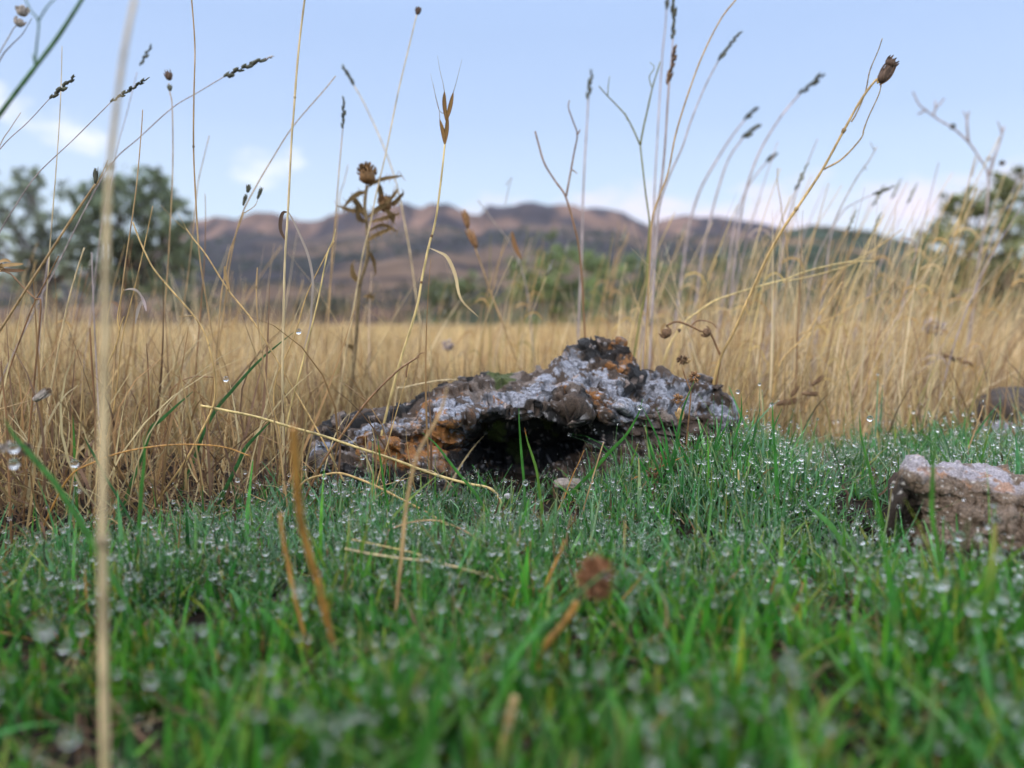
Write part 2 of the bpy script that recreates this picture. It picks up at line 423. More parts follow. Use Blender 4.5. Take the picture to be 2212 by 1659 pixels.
V, Q, C = leaf_cloud(p + np.array([0, 0, 0.3]), rad, 46, rad * 0.36, np.tile([0.045, 0.066, 0.032], (len(p), 1)) * (0.6 + 1.0 * g_.random((len(p), 1))), seed=4)
tag(obj('woodland', make_mesh('woodland', V, Q, None, C), M_leafy), 'dark green woodland covering the nearer hill on the right', 'woodland', kind='stuff')

# ------------------------------------------------------------------ trees and bushes
def tree(name, label, cat, x, Y, trunk_px, clumps, lsz, per, col, seed, group=None, nsub=17, spread=1.0):
    """clumps: list of (px, py, radius px, depth offset); everything stands at distance Y"""
    g = np.random.default_rng(seed)
    bx = P(x, HORIZ, Y); bz = float(ground_z(bx[0], Y)) if Y < 60 else 0.0
    root = bpy.data.objects.new(name, None); COL.objects.link(root); root.location = (bx[0], Y, bz)
    tag(root, label, cat, group)
    org = np.array([bx[0], Y, bz]); k = Y / F
    cents = np.array([P(c[0], c[1], Y + c[3]) for c in clumps]); rads = np.array([c[2] for c in clumps]) * k
    acc = Acc(); tr = trunk_px * k / 2
    top = cents.mean(0); fork = org + (top - org) * 0.42; fork[0] += tr
    mid = org + (fork - org) * 0.5 + np.array([tr * 0.8, 0, 0])
    bc = np.array([0.085, 0.07, 0.06])
    tube(acc, [org - [0, 0, 0.2], org + [0, 0, 0.01], mid, fork], [tr * 1.5, tr * 1.3, tr, tr * 0.8], 9, 5, 0.12, C=bc)
    for c, r in zip(cents, rads):
        m1 = fork + (c - fork) * 0.5 + g.normal(0, 0.12, 3) * r
        tube(acc, [fork - [0, 0, tr * .3], m1, c], [tr * 0.5, tr * 0.28, tr * 0.10], 6, 4, 0.1, C=bc)
        for _ in range(4):
            e = c + g.normal(0, 0.5, 3) * r
            tube(acc, [m1 + (c - m1) * g.uniform(0.3, 1), (m1 + e) / 2 + g.normal(0, .1, 3) * r, e], [tr * 0.14, tr * 0.09, tr * 0.03], 5, 3, 0.1, C=bc)
    obj('trunk', acc.mesh('trunk', org), M_bark, root)
    sub, sr = [], []
    for c, r in zip(cents, rads):
        for _ in range(nsub):
            d = g.normal(size=3); d /= np.linalg.norm(d)
            sub.append(c + d * r * g.uniform(0.35, 0.95) * spread); sr.append(r * g.uniform(0.14, 0.42))
    sub = np.array(sub); sr = np.array(sr)
    V, Q, C = leaf_cloud(sub, sr, per, lsz, np.tile(col, (len(sub), 1)) * g.uniform(0.6, 1.45, (len(sub), 1)), seed=seed + 1)
    obj('crown', make_mesh('crown', V - org, Q, None, C), M_leafy, root)
    return root
OL = [0.095, 0.125, 0.075]
tree('olive_tree', 'grey green olive tree with a short dark trunk, at the far left edge', 'tree', 118, 13.5, 34,
     [(20, 590, 55, .1), (90, 600, 45, 0), (-50, 600, 60, 0), (150, 560, 45, .1), (-70, 450, 70, .2), (-10, 415, 48, 0), (20, 470, 60, -.3), (75, 425, 45, .3), (95, 480, 50, 0), (-40, 520, 60, .1), (40, 535, 50, -.2), (150, 500, 40, .2), (60, 390, 26, 0), (110, 540, 38, 0)],
     0.055, 34, [.22, .26, .19], 41, spread=1.45)
tree('olive_tree', 'denser dark green olive tree with a rounded crown, just left of the mountain', 'tree', 262, 15.0, 26,
     [(200, 590, 45, 0), (280, 600, 50, .1), (350, 595, 45, 0), (400, 560, 35, .1), (185, 430, 38, 0), (235, 395, 30, .2), (250, 450, 55, -.2), (310, 420, 50, .2), (345, 470, 48, 0), (290, 500, 60, .1), (215, 510, 50, -.2), (380, 440, 28, 0), (385, 510, 34, 0), (330, 395, 28, 0), (250, 560, 48, 0), (330, 555, 44, .2), (175, 555, 40, 0), (190, 475, 40, 0)],
     0.055, 62, [0.18, 0.225, 0.14], 42, nsub=24, spread=1.3)
tree('oak_bush', 'olive green bushy tree with bright sky gaps at the right edge', 'tree', 2190, 8.5, 30,
     [(2020, 590, 59, 0), (2000, 680, 53, 0.1), (2060, 700, 59, 0), (2150, 720, 70, 0), (2250, 720, 70, 0), (2060, 520, 53, 0), (2110, 470, 49, 0.2), (2160, 430, 47, 0), (2215, 455, 70, 0.2), (2130, 540, 64, -0.2), (2190, 560, 76, 0), (2080, 590, 59, 0.1), (2140, 640, 70, 0), (2230, 640, 82, 0.2), (2040, 640, 40, 0), (2290, 540, 94, 0), (2180, 400, 28, 0), (2080, 660, 47, -0.1), (2200, 690, 59, 0), (2035, 540, 40, 0), (2075, 450, 34, 0.1), (2000, 640, 45, 0), (2120, 600, 55, 0.2), (2060, 630, 50, 0)],
     0.036, 52, [0.22, 0.24, 0.11], 43, nsub=22, spread=1.4)
bl = [('broad pale green bush at the mountain foot, behind the tall stalks in the middle', 1190, 34, [(1120, 620, 50), (1170, 590, 55), (1230, 585, 55), (1280, 610, 50), (1150, 650, 50), (1230, 645, 60)], [0.075, 0.10, 0.038]),
      ('small round bush left of the broad green bush, near the field edge', 975, 38, [(945, 635, 28), (985, 622, 32), (1020, 640, 28), (970, 660, 30)], [0.06, 0.075, 0.035]),
      ('green bush between the broad bush and the wooded hill', 1385, 40, [(1340, 610, 40), (1385, 590, 42), (1430, 610, 40), (1380, 645, 45), (1440, 650, 36)], [0.06, 0.085, 0.034]),
      ('dark bush at the foot of the wooded hill, left of centre of its slope', 1560, 36, [(1510, 640, 42), (1560, 620, 45), (1610, 640, 42), (1560, 665, 36)], [0.045, 0.06, 0.03]),
      ('wide dark bush at the right foot of the wooded hill', 1830, 30, [(1760, 640, 45), (1820, 620, 50), (1890, 625, 48), (1950, 640, 44), (1850, 665, 40)], [0.05, 0.06, 0.032]),
      ('low grey green bush below the denser olive tree', 420, 42, [(380, 655, 26), (420, 645, 30), (460, 655, 26)], [0.06, 0.07, 0.045]),
      ('small dark bush on the red earth left of the field centre', 690, 46, [(665, 662, 20), (695, 655, 24), (725, 664, 20)], [0.05, 0.055, 0.04])]
for q, (lab, x, Y, cl, c) in enumerate(bl):
    tree('bush', lab, 'bush', x, Y, 10, [(a, b, r * 1.12, 0) for a, b, r in cl], 0.13, 70, [v * 2.3 for v in c], 60 + q * 3, 'bushes at the far edge of the field', spread=1.5)

# ------------------------------------------------------------------ the air
def haze_box():
    x0, x1, y0, y1, z0, z1 = -2600, 2600, -40, 1100, -8, 260
    V = [(x, y, z) for x in (x0, x1) for y in (y0, y1) for z in (z0, z1)]
    Qf = [(0, 1, 3, 2), (4, 6, 7, 5), (0, 4, 5, 1), (2, 3, 7, 6), (0, 2, 6, 4), (1, 5, 7, 3)]
    m, t, o = new_mat('haze'); pv = N(t, 'ShaderNodeVolumePrincipled')
    pv.inputs['Color'].default_value = (.80, .84, 1.0, 1); pv.inputs['Density'].default_value = 0.0002; pv.inputs['Anisotropy'].default_value = 0.2
    L(t, pv.outputs[0], o.inputs['Volume'])
    h = obj('haze', make_mesh('haze', V, Qf, None, None, False), m); h['kind'] = 'stuff'; h['label'] = 'thin bluish morning haze softening the far mountain'; h['category'] = 'haze'
haze_box()
# ------------------------------------------------------------------ rocks
def grid_rock(keys, nu, nv, disp, seed, colf, endk=0.03, back=1.0):
    """keys: rows of x, then (y, Y) for ridge, lip, hollow, foot, ground; returns world-space closed mesh arrays"""
    k = np.array(keys, float); xs = np.linspace(k[0, 0], k[-1, 0], nu)
    cols = np.stack([np.interp(xs, k[:, 0], k[:, i]) for i in range(1, k.shape[1])], -1)
    def sm(a, w_):
        ker = np.hanning(w_ + 2)[1:-1]; ker /= ker.sum()
        return np.convolve(np.pad(a, w_ // 2, mode='edge'), ker, 'valid')[:len(a)]
    for c in range(cols.shape[1]): cols[:, c] = sm(cols[:, c], 9 if c == 0 else 31)
    jn = lambda f, s: fbm(np.stack([xs * f, xs * 0, xs * 0], -1), 4, seed + s) - 0.5
    prof = []
    for c in range(0, 10, 2):
        y, Yv = cols[:, c], cols[:, c + 1]
        if c == 0: y = y + jn(.05, 1) * 9
        if c == 2: y = y + jn(.03, 2) * 34; Yv = Yv + jn(.03, 3) * .02
        if c in (4, 6): y = y + jn(.03, 4 + c) * 30; Yv = Yv + jn(.02, 5 + c) * .03
        prof.append(Pn(xs, y, Yv))
    rdg, lip, hol, foot, gnd = prof
    b1 = rdg.copy(); b1[:, 1] += 0.05 * back; b1[:, 2] = rdg[:, 2] * 0.72 + 0.0
    b2 = rdg.copy(); b2[:, 1] += 0.085 * back; b2[:, 2] = -0.03
    gnd = gnd.copy(); gnd[:, 2] = -0.03
    top2 = rdg * 0.45 + lip * 0.55; top2[:, 2] += 0.003
    top1 = rdg * 0.8 + lip * 0.2; top1[:, 2] += 0.003
    under = lip * 0.7 + hol * 0.3; under[:, 2] -= 0.004; under[:, 1] = lip[:, 1] * .55 + hol[:, 1] * .45
    ctl = np.stack([b2, b1, rdg, top1, top2, lip, under, hol, foot, gnd], 0)      # 10 x nu x 3
    m = len(ctl); tpar = np.linspace(0, m - 1, nv); i0 = np.minimum(tpar.astype(int), m - 2); f = tpar - i0
    A = np.concatenate([2 * ctl[:1] - ctl[1:2], ctl, 2 * ctl[-1:] - ctl[-2:-1]])
    p0, p1, p2, p3 = A[i0], A[i0 + 1], A[i0 + 2], A[i0 + 3]; f = f[:, None, None]
    S = 0.5 * (2 * p1 + (p2 - p0) * f + (2 * p0 - 5 * p1 + 4 * p2 - p3) * f ** 2 + (3 * p1 - p0 - 3 * p2 + p3) * f ** 3)
    S = S * 0.75 + 0.25 * (p1 * (1 - f) + p2 * f)
    du = np.gradient(S, axis=1); dv = np.gradient(S, axis=0); n = np.cross(dv, du); n /= np.linalg.norm(n, axis=2)[..., None] + 1e-12
    cen = S.mean((0, 1)); 
    if ((S - cen) * n).sum() < 0: n = -n
    X, Y_ = proj(S)
    S = S + n * disp(S)[..., None]
    # round off the two ends
    K = max(6, int(nu * endk))
    for e0, sgn in ((0, 1), (nu - 1, -1)):
        c_ = S[:, e0 + sgn * K].mean(0); c_[2] = S[:, e0 + sgn * K, 2].min() * .5 + c_[2] * .5
        for q in range(K):
            s_ = math.sqrt(max(0, 1 - (1 - q / K) ** 2)) * .999 + .001; col_ = S[:, e0 + sgn * q]
            cc = np.array([0, c_[1], c_[2]]); S[:, e0 + sgn * q, 1:] = cc[1:] + (col_[:, 1:] - cc[1:]) * s_
    C = colf(S, X, Y_, n)
    V = S.reshape(-1, 3)
    i = np.arange(nv - 1)[:, None] * nu; j = np.arange(nu - 1)[None]
    Qd = np.stack([i + j, i + j + 1, i + nu + j + 1, i + nu + j], -1).reshape(-1, 4)
    return V, Qd, C.reshape(-1, 3)
def disp_big(S):
    d1, _ = worley(S * 55, 3); d2, _ = worley(S * 150, 9)
    big = (fbm(S * 20, 3, 13) - 0.5) * 0.026
    st = S[..., 2] * 1.0 + S[..., 0] * .32; crk = (np.abs(fbm(np.stack([S[..., 0] * 16, st * 60, S[..., 1] * 30], -1), 3, 15) - 0.5)); rid = -.009 * sst(.09, .0, crk) + (np.abs(fbm(S * 34, 3, 16) - 0.5)) * -0.020 + .003
    pit = -sst(0.35, 0.05, d1) * 0.0045 * sst(0.45, 0.6, fbm(S * 30, 3, 18))
    lump = (0.55 - d2) * 0.0008
    fine = (fbm(S * 300, 3, 25) - 0.5) * 0.0016
    wq = S + .012 * np.stack([fbm(S * 60, 3, 61) - .5, fbm(S * 60, 3, 62) - .5, fbm(S * 60, 3, 63) - .5], -1)
    sh = np.stack([wq[..., 0] * 26, wq[..., 1] * 40, (wq[..., 2] + .3 * wq[..., 0]) * 60], -1); _, i1 = worley(sh, 31); _, i2 = worley(sh * 2.6, 37)
    return big + rid + pit + lump + fine + 0.003 + (i1 - .5) * .0070 + (i2 - .5) * .0014
def gb(X, Y, cx, cy, rx, ry, rot=0.0):
    c, s = math.cos(rot), math.sin(rot); a = (X - cx) * c + (Y - cy) * s; b = -(X - cx) * s + (Y - cy) * c
    return 1 - (a / rx) ** 2 - (b / ry) ** 2
def lay(C, m, col): return C * (1 - m[..., None]) + np.asarray(col) * m[..., None]
def col_big(S, X, Y, n):
    f1 = fbm(S * 70, 5, 80); f2 = fbm(S * 160, 4, 84); f3 = fbm(S * 420, 3, 88); f4 = fbm(S * 34, 4, 92)
    wp = S + .006 * np.stack([fbm(S * 190, 3, 71) - .5, fbm(S * 190, 3, 72) - .5, fbm(S * 190, 3, 73) - .5], -1)
    d, idc = worley(wp * 250, 95); d2, id2 = worley(wp * 110, 99)
    C = np.ones(S.shape) * np.array([0.115, 0.078, 0.056]) * (0.45 + 1.1 * f2[..., None]) * .62
    C = lay(C, sst(0.52, 0.56, f1) * 0.85, [0.19, 0.15, 0.125])                              # pale brownish crust
    C = lay(C, sst(0.58, 0.50, f4) * sst(0.45, 0.52, f2) * sst(-0.4, 0.2, gb(X, Y, 860, 985, 190, 75)), [0.30, 0.225, 0.18])
    org = np.maximum.reduce([gb(X, Y, 965, 950, 70, 70), gb(X, Y, 1340, 775, 45, 42), gb(X, Y, 1300, 868, 46, 24), gb(X, Y, 1180, 845, 60, 16, -.2), gb(X, Y, 860, 985, 70, 50), gb(X, Y, 1100, 862, 70, 16, -.2)])
    C = lay(C, sst(-0.2, 0.5, org + (f2 - 0.5) * 6 + (f1 - .5) * 3 - .25), [0.26, 0.110, 0.030])                   # rusty lichen
    # pale blue-grey lichen along the upper faces
    wht = np.maximum.reduce([gb(X, Y, 1255, 808, 70, 34, .35), gb(X, Y, 1330, 850, 60, 30, .75), gb(X, Y, 1360, 885, 36, 24), gb(X, Y, 1150, 850, 150, 26, -.3),
                             gb(X, Y, 960, 897, 110, 13, -.3), gb(X, Y, 780, 938, 120, 9, -.3), gb(X, Y, 995, 950, 16, 48), gb(X, Y, 1460, 850, 110, 34, .35), gb(X, Y, 1560, 895, 60, 26, .4)])
    pw = np.clip((wht + .55) * .62, 0, .9); mw = sst(0.3, 0.5, wht + (f1 - 0.5) * 6.5 + (f2 - .5) * 3.0 - .35)
    for fr, sd in ((58, 401), (120, 411), (230, 421)):
        dd, ii = worley(wp * fr, sd); mw = np.maximum(mw, (ii < pw * .62) * sst(.50, .42, dd + (f3 - .5) * .25))
    C = lay(C, mw * .95, np.array([0.29, 0.30, 0.34]) * (0.45 + 1.1 * f2[..., None]))
    C = C * (1 - mw * (f3 < 0.42) * 0.5)[..., None]
    # black crust along the ridge line; crust plus painted shade under the lip
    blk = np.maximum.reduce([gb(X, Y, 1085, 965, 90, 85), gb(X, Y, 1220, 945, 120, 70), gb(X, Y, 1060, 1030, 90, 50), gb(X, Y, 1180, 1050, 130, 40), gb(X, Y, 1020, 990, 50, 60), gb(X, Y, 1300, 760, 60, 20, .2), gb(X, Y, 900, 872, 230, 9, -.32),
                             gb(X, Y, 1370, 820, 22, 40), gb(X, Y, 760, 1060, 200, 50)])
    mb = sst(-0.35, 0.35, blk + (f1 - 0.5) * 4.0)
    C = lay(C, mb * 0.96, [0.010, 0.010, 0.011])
    mb2 = sst(0.60, 0.66, f2) * sst(0.42, 0.55, f4); C = lay(C, mb2 * 0.85, [0.014, 0.013, 0.012])
    # specks of white crust
    sp_ = (idc > 0.6) & (d < 0.25 + .4 * (f3 - .3)); sp2 = (idc > 0.90) & (d < 0.30 + .3 * (f3 - .3))
    cl = np.maximum.reduce([gb(X, Y, 1215, 1000, 75, 50, -.5), gb(X, Y, 1170, 960, 40, 46), gb(X, Y, 1260, 900, 150, 30), gb(X, Y, 1020, 1010, 50, 40), gb(X, Y, 1380, 1000, 60, 40)])
    near = sst(-0.4, 0.4, cl + (f1 - .5) * 3)
    m = np.where(sp_, near, 0) ; m = np.maximum(m, np.where(sp2, 0.8, 0))
    C = lay(C, m * .9, [0.36, 0.34, 0.34])
    m = np.where((id2 > 0.72) & (d2 < 0.33), 0.85, 0) * sst(.45, .55, f2)
    C = lay(C, m, [0.36, 0.28, 0.24])
    mo = np.maximum.reduce([gb(X, Y, 1083, 822, 30, 12, -.3), gb(X, Y, 1190, 912, 22, 14), gb(X, Y, 1070, 925, 22, 22), gb(X, Y, 1120, 965, 26, 30)])
    C = lay(C, sst(-0.1, 0.5, mo + (f2 - 0.5) * 2.5), [0.055, 0.070, 0.014])                  # moss cushions
    return C * np.array([.84, .84, .86])
KB = [(655, 960, .615, 985, .600, 1005, .598, 1040, .595, 1110, .59),
      (668, 938, .620, 978, .600, 1000, .595, 1040, .590, 1110, .585),
      (720, 926, .630, 962, .600, 990, .592, 1040, .582, 1120, .58),
      (780, 900, .640, 948, .598, 980, .590, 1040, .580, 1120, .575),
      (880, 874, .660, 925, .598, 965, .592, 1035, .575, 1120, .57),
      (975, 850, .675, 903, .598, 955, .602, 1035, .580, 1125, .575),
      (1015, 833, .680, 898, .598, 960, .665, 1050, .600, 1125, .585),
      (1060, 821, .685, 892, .598, 962, .690, 1085, .630, 1130, .60),
      (1120, 811, .690, 886, .598, 958, .705, 1085, .635, 1125, .585),
      (1190, 797, .690, 884, .600, 950, .700, 1060, .615, 1125, .595),
      (1218, 780, .690, 884, .600, 948, .705, 1040, .603, 1125, .585),
      (1250, 760, .690, 882, .600, 945, .690, 1038, .603, 1125, .59),
      (1285, 743, .690, 882, .600, 944, .630, 1036, .603, 1125, .59),
      (1332, 737, .685, 888, .603, 946, .612, 1032, .600, 1120, .59),
      (1352, 748, .682, 892, .606, 950, .611, 1030, .600, 1120, .59),
      (1366, 775, .680, 898, .608, 952, .612, 1030, .602, 1120, .59),
      (1380, 799, .680, 902, .610, 952, .614, 1030, .605, 1120, .595),
      (1420, 802, .680, 902, .618, 958, .620, 1030, .610, 1110, .60),
      (1460, 810, .677, 905, .622, 960, .624, 1025, .615, 1110, .605),
      (1510, 828, .670, 908, .626, 960, .627, 1020, .620, 1100, .61),
      (1550, 856, .665, 912, .630, 952, .638, 1015, .624, 1100, .615),
      (1580, 872, .660, 918, .633, 950, .637, 1010, .626, 1090, .62),
      (1600, 900, .655, 930, .635, 950, .636, 1000, .630, 1080, .625)]
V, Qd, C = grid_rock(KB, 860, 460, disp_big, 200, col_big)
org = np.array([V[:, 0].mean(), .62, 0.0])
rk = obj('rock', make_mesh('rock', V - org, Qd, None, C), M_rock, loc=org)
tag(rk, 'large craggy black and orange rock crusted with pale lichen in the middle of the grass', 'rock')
rk2_k = [[1940, 1020, 0.455, 1060, 0.44, 1120, 0.455, 1180, 0.46, 1270, 0.47], [1959, 996, 0.455, 1035, 0.436, 1100, 0.45, 1180, 0.455, 1280, 0.47], [1979, 988, 0.46, 1022, 0.432, 1120, 0.442, 1195, 0.455, 1280, 0.47], [2006, 1000, 0.462, 1040, 0.425, 1120, 0.425, 1205, 0.432, 1290, 0.46], [2076, 1003, 0.465, 1042, 0.422, 1120, 0.415, 1210, 0.422, 1290, 0.455], [2146, 1016, 0.465, 1052, 0.42, 1120, 0.412, 1215, 0.418, 1300, 0.45], [2228, 1034, 0.465, 1066, 0.418, 1130, 0.408, 1220, 0.415, 1300, 0.445], [2316, 1060, 0.465, 1090, 0.416, 1140, 0.406, 1220, 0.412, 1300, 0.44], [2386, 1110, 0.46, 1130, 0.42, 1160, 0.41, 1220, 0.415, 1300, 0.44]]
def disp_s(S):
    return (fbm(S * 38, 4, 113) - 0.5) * 0.015 - np.abs(fbm(S * 75, 4, 117) - .5) * .012 + .002 + (fbm(S * 260, 4, 115) - 0.5) * 0.0032 + (0.5 - worley(S * 240, 7)[0]) * 0.0012 + (worley(S * np.array([40, 50, 70]) + fbm(S * 60, 3, 9)[..., None], 8)[1] - .5) * .0055
def col_small(S, X, Y, n):
    f1 = fbm(S * 90, 5, 180); f2 = fbm(S * 300, 3, 184); f3 = fbm(S * 45, 4, 188)
    C = np.ones(S.shape) * np.array([0.13, 0.092, 0.064]) * (0.6 + 0.8 * f2[..., None])
    C = lay(C, sst(0.50, 0.62, f1) * .7, [0.20, 0.15, 0.115])
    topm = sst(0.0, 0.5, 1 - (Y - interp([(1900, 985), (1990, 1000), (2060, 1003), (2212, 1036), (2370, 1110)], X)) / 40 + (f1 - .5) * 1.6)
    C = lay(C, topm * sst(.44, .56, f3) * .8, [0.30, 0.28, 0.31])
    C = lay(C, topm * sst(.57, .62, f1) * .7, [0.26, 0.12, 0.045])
    dk = sst(-.3, .5, np.maximum(np.maximum(gb(X, Y, 1945, 1075, 42, 60), gb(X, Y, 1900, 1090, 40, 90)), (Y - 1180) / 24) + (f1 - .5) * 2.5)  # dark left end, and shade under the stone painted into its lower part
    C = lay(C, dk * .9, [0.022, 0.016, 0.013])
    d2, id2 = worley(S * 500, 44)
    return lay(C, np.where((id2 > .86) & (d2 < .4), .7, 0), [0.45, 0.42, 0.38])
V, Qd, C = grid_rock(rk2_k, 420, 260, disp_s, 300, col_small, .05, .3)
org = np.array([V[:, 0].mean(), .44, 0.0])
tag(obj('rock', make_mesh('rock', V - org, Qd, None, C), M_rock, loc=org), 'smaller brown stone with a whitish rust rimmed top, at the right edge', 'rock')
def pebble(label, x, y, Y, rx, rz, col, seed, name='stone', group=None):
    c = P(x, y, Y); k = Y / F
    _b = bmesh.new(); bmesh.ops.create_icosphere(_b, subdivisions=5, radius=1.0)
    V = np.array([v.co[:] for v in _b.verts]); T = np.array([[v.index for v in f.verts] for f in _b.faces]); _b.free()
    V = V * (0.75 + 0.6 * fbm(V * 1.6 + seed, 4, seed))[:, None] * np.array([rx * k, rx * k * .8, rz * k])
    C = np.array(col) * (0.6 + 0.8 * fbm(V * 200, 4, seed + 1))[:, None]
    return tag(obj(name, make_mesh(name, V, None, T, C), M_rock, loc=c), label, 'stone', group)
pebble('pale grey blue stone half sunk behind the wet grass, right edge above the brown stone', 2160, 948, .80, 46, 36, (.30, .29, .34), 3)
pebble('dark earthy stone behind the pale grey blue stone at the right edge', 2190, 900, .98, 85, 62, (.055, .042, .036), 8)
pebble('flat pale stone lying at the foot of the craggy rock', 1230, 1045, .575, 34, 11, (.26, .22, .19), 5)
pebble('tiny pale pebble in front of the craggy rock, below its black hollow', 1098, 1072, .545, 9, 6, (.34, .33, .33), 6)

# ------------------------------------------------------------------ green turf
def turf_edge(x): return np.interp(x, [-.6, -.30, -.18, -.05, .05, .16, .22, .5, .9], [.44, .47, .545, .575, .585, .60, .74, .78, .80])
def make_turf():
    n = 104000; g = rng
    Yb = 0.155 + (0.80 - 0.155) * g.random(n) ** 0.72
    Xb = (g.random(n) * 2 - 1) * (0.06 + Yb * 0.80)
    # tufts
    k = g.integers(0, n, n); pull = (g.random(n) < 0.45)[:, None]
    cell = 0.011; cxy = np.stack([np.round(Xb / cell), np.round(Yb / cell)], -1) * cell
    xy = np.stack([Xb, Yb], -1) * (~pull) + pull * (cxy + g.normal(0, .0018, (n, 2)))
    Xb, Yb = xy[:, 0], xy[:, 1]
    den = fbm(np.stack([Xb * 26, Yb * 26, Xb * 0], -1), 3, 300)
    keep = (Yb < turf_edge(Xb) + g.normal(0, .012, n)) & (den > np.where(Yb > .33, .33, .27)) & ((Yb > .33) | (g.random(n) < .68))
    # none inside the stones
    keep &= ~((Xb > .222) & (Yb > .375) & (Yb < .48) & (Xb < .37) & (g.random(n) < np.where(Yb < .41, .8, 1)))
    keep &= ~((Xb < -.11) & (Yb < .27) & (fbm(np.stack([Xb * 16, Yb * 16, Xb * 0], -1), 2, 320) < .50) & (g.random(n) < .85))
    Xb, Yb, den = Xb[keep], Yb[keep], den[keep]; n = len(Xb)
    base = np.stack([Xb, Yb, ground_z(Xb, Yb) - .002], -1)
    fine = sst(.30, .48, Yb)
    L_ = (0.010 + 0.014 * g.random(n) ** 1.4) * (0.7 + .9 * (den - .35) / .3 * .5)
    L_ = np.where(g.random(n) < .06, L_ * 2.0, L_) * (1 + .25 * (1 - fine)) * np.where(Xb > .12, 1.25, 1.0)
    L_ = np.where((Xb > .04) & (Yb > .56) & (Xb < .23), L_ * 1.25, L_)
    W_ = (0.0008 + 0.0011 * g.random(n)) * (1 + .62 * (1 - fine))
    wide = g.random(n) < .07; W_ = np.where(wide, W_ * 1.9, W_); L_ = np.where(wide, L_ * 1.35, L_)
    azi = g.uniform(0, 2 * math.pi, n) ; lean = np.abs(g.normal(0, .48, n)) + .03; curl = g.normal(.35, .55, n)
    lng = g.random(n) < .045; L_ = np.where(lng, .026 + .024 * g.random(n), L_); lean = np.where(lng, g.uniform(.15, .9, n), lean); curl = np.where(lng, g.uniform(.1, 1.0, n), curl); W_ = np.where(lng, .0011 + .0011 * g.random(n), W_)
    gc = np.array([[.055, .260, .030], [.100, .330, .028], [.035, .180, .036], [.075, .280, .085], [.24, .34, .040]])
    pick = g.choice(5, n, p=[.32, .22, .2, .18, .08]); col = .76 * gc[pick] * g.uniform(.55, 1.4, (n, 1)) * (.65 + .7 * fbm(np.stack([Xb * 40, Yb * 40, Xb * 0], -1), 2, 333))[:, None]
    frost = (sst(.33, .45, Yb) * .42 * g.random(n) ** 1.5)[:, None]
    col = col * (1 - frost) + frost * np.array([.34, .52, .38])
    dead = g.random(n) < (.10 + .10 * (Xb < -.2)); dc = np.array([.26, .155, .06]) * g.uniform(.5, 1.3, (n, 1)); col = np.where(dead[:, None], dc, col)
    lean = np.where(dead, lean + g.uniform(.2, 1.1, n), lean); L_ = np.where(dead, L_ * .8, L_)
    col = col * (1 + .08 * (1 - fine))[:, None] * np.array([1.15, 1, .8]) ** (1 - fine)[:, None]
    tipc = np.where(g.random(n) < .22, g.random(n), 0.0)
    V, Q, C, c = blades(base, L_, W_, azi, lean, curl, 5, col, tipc=tipc)
    return V, Q, C, c, dead
TV, TQ, TC, TP, TD = make_turf()
tag(obj('grass', make_mesh('grass', TV, TQ, None, TC), M_grass), 'short wet green grass covering the foreground and wrapping the stones', 'grass', kind='stuff')

# dead leaves and bits lying between the blades
def litter():
    n = 3600; g = rng
    Yb = 0.16 + 0.75 * g.random(n); Xb = (g.random(n) * 2 - 1) * (.05 + Yb * .8)
    base = np.stack([Xb, Yb, ground_z(Xb, Yb) + g.uniform(0, .008, n)], -1)
    c = np.array([[.11, .065, .035], [.24, .17, .09], [.05, .032, .022], [.15, .09, .055]])[g.integers(0, 4, n)] * g.uniform(.5, 1.3, (n, 1))
    return blades(base, .010 + .03 * g.random(n), .0008 + .0018 * g.random(n), g.uniform(0, 6.28, n), g.uniform(1.1, 1.6, n), g.normal(0, 1.2, n), 6, c)
V, Q, C, _ = litter()
tag(obj('leaf_litter', make_mesh('leaf_litter', V, Q, None, C), M_dry), 'brown dead leaf scraps and straw bits lying on the soil under the grass', 'leaf litter', kind='stuff')

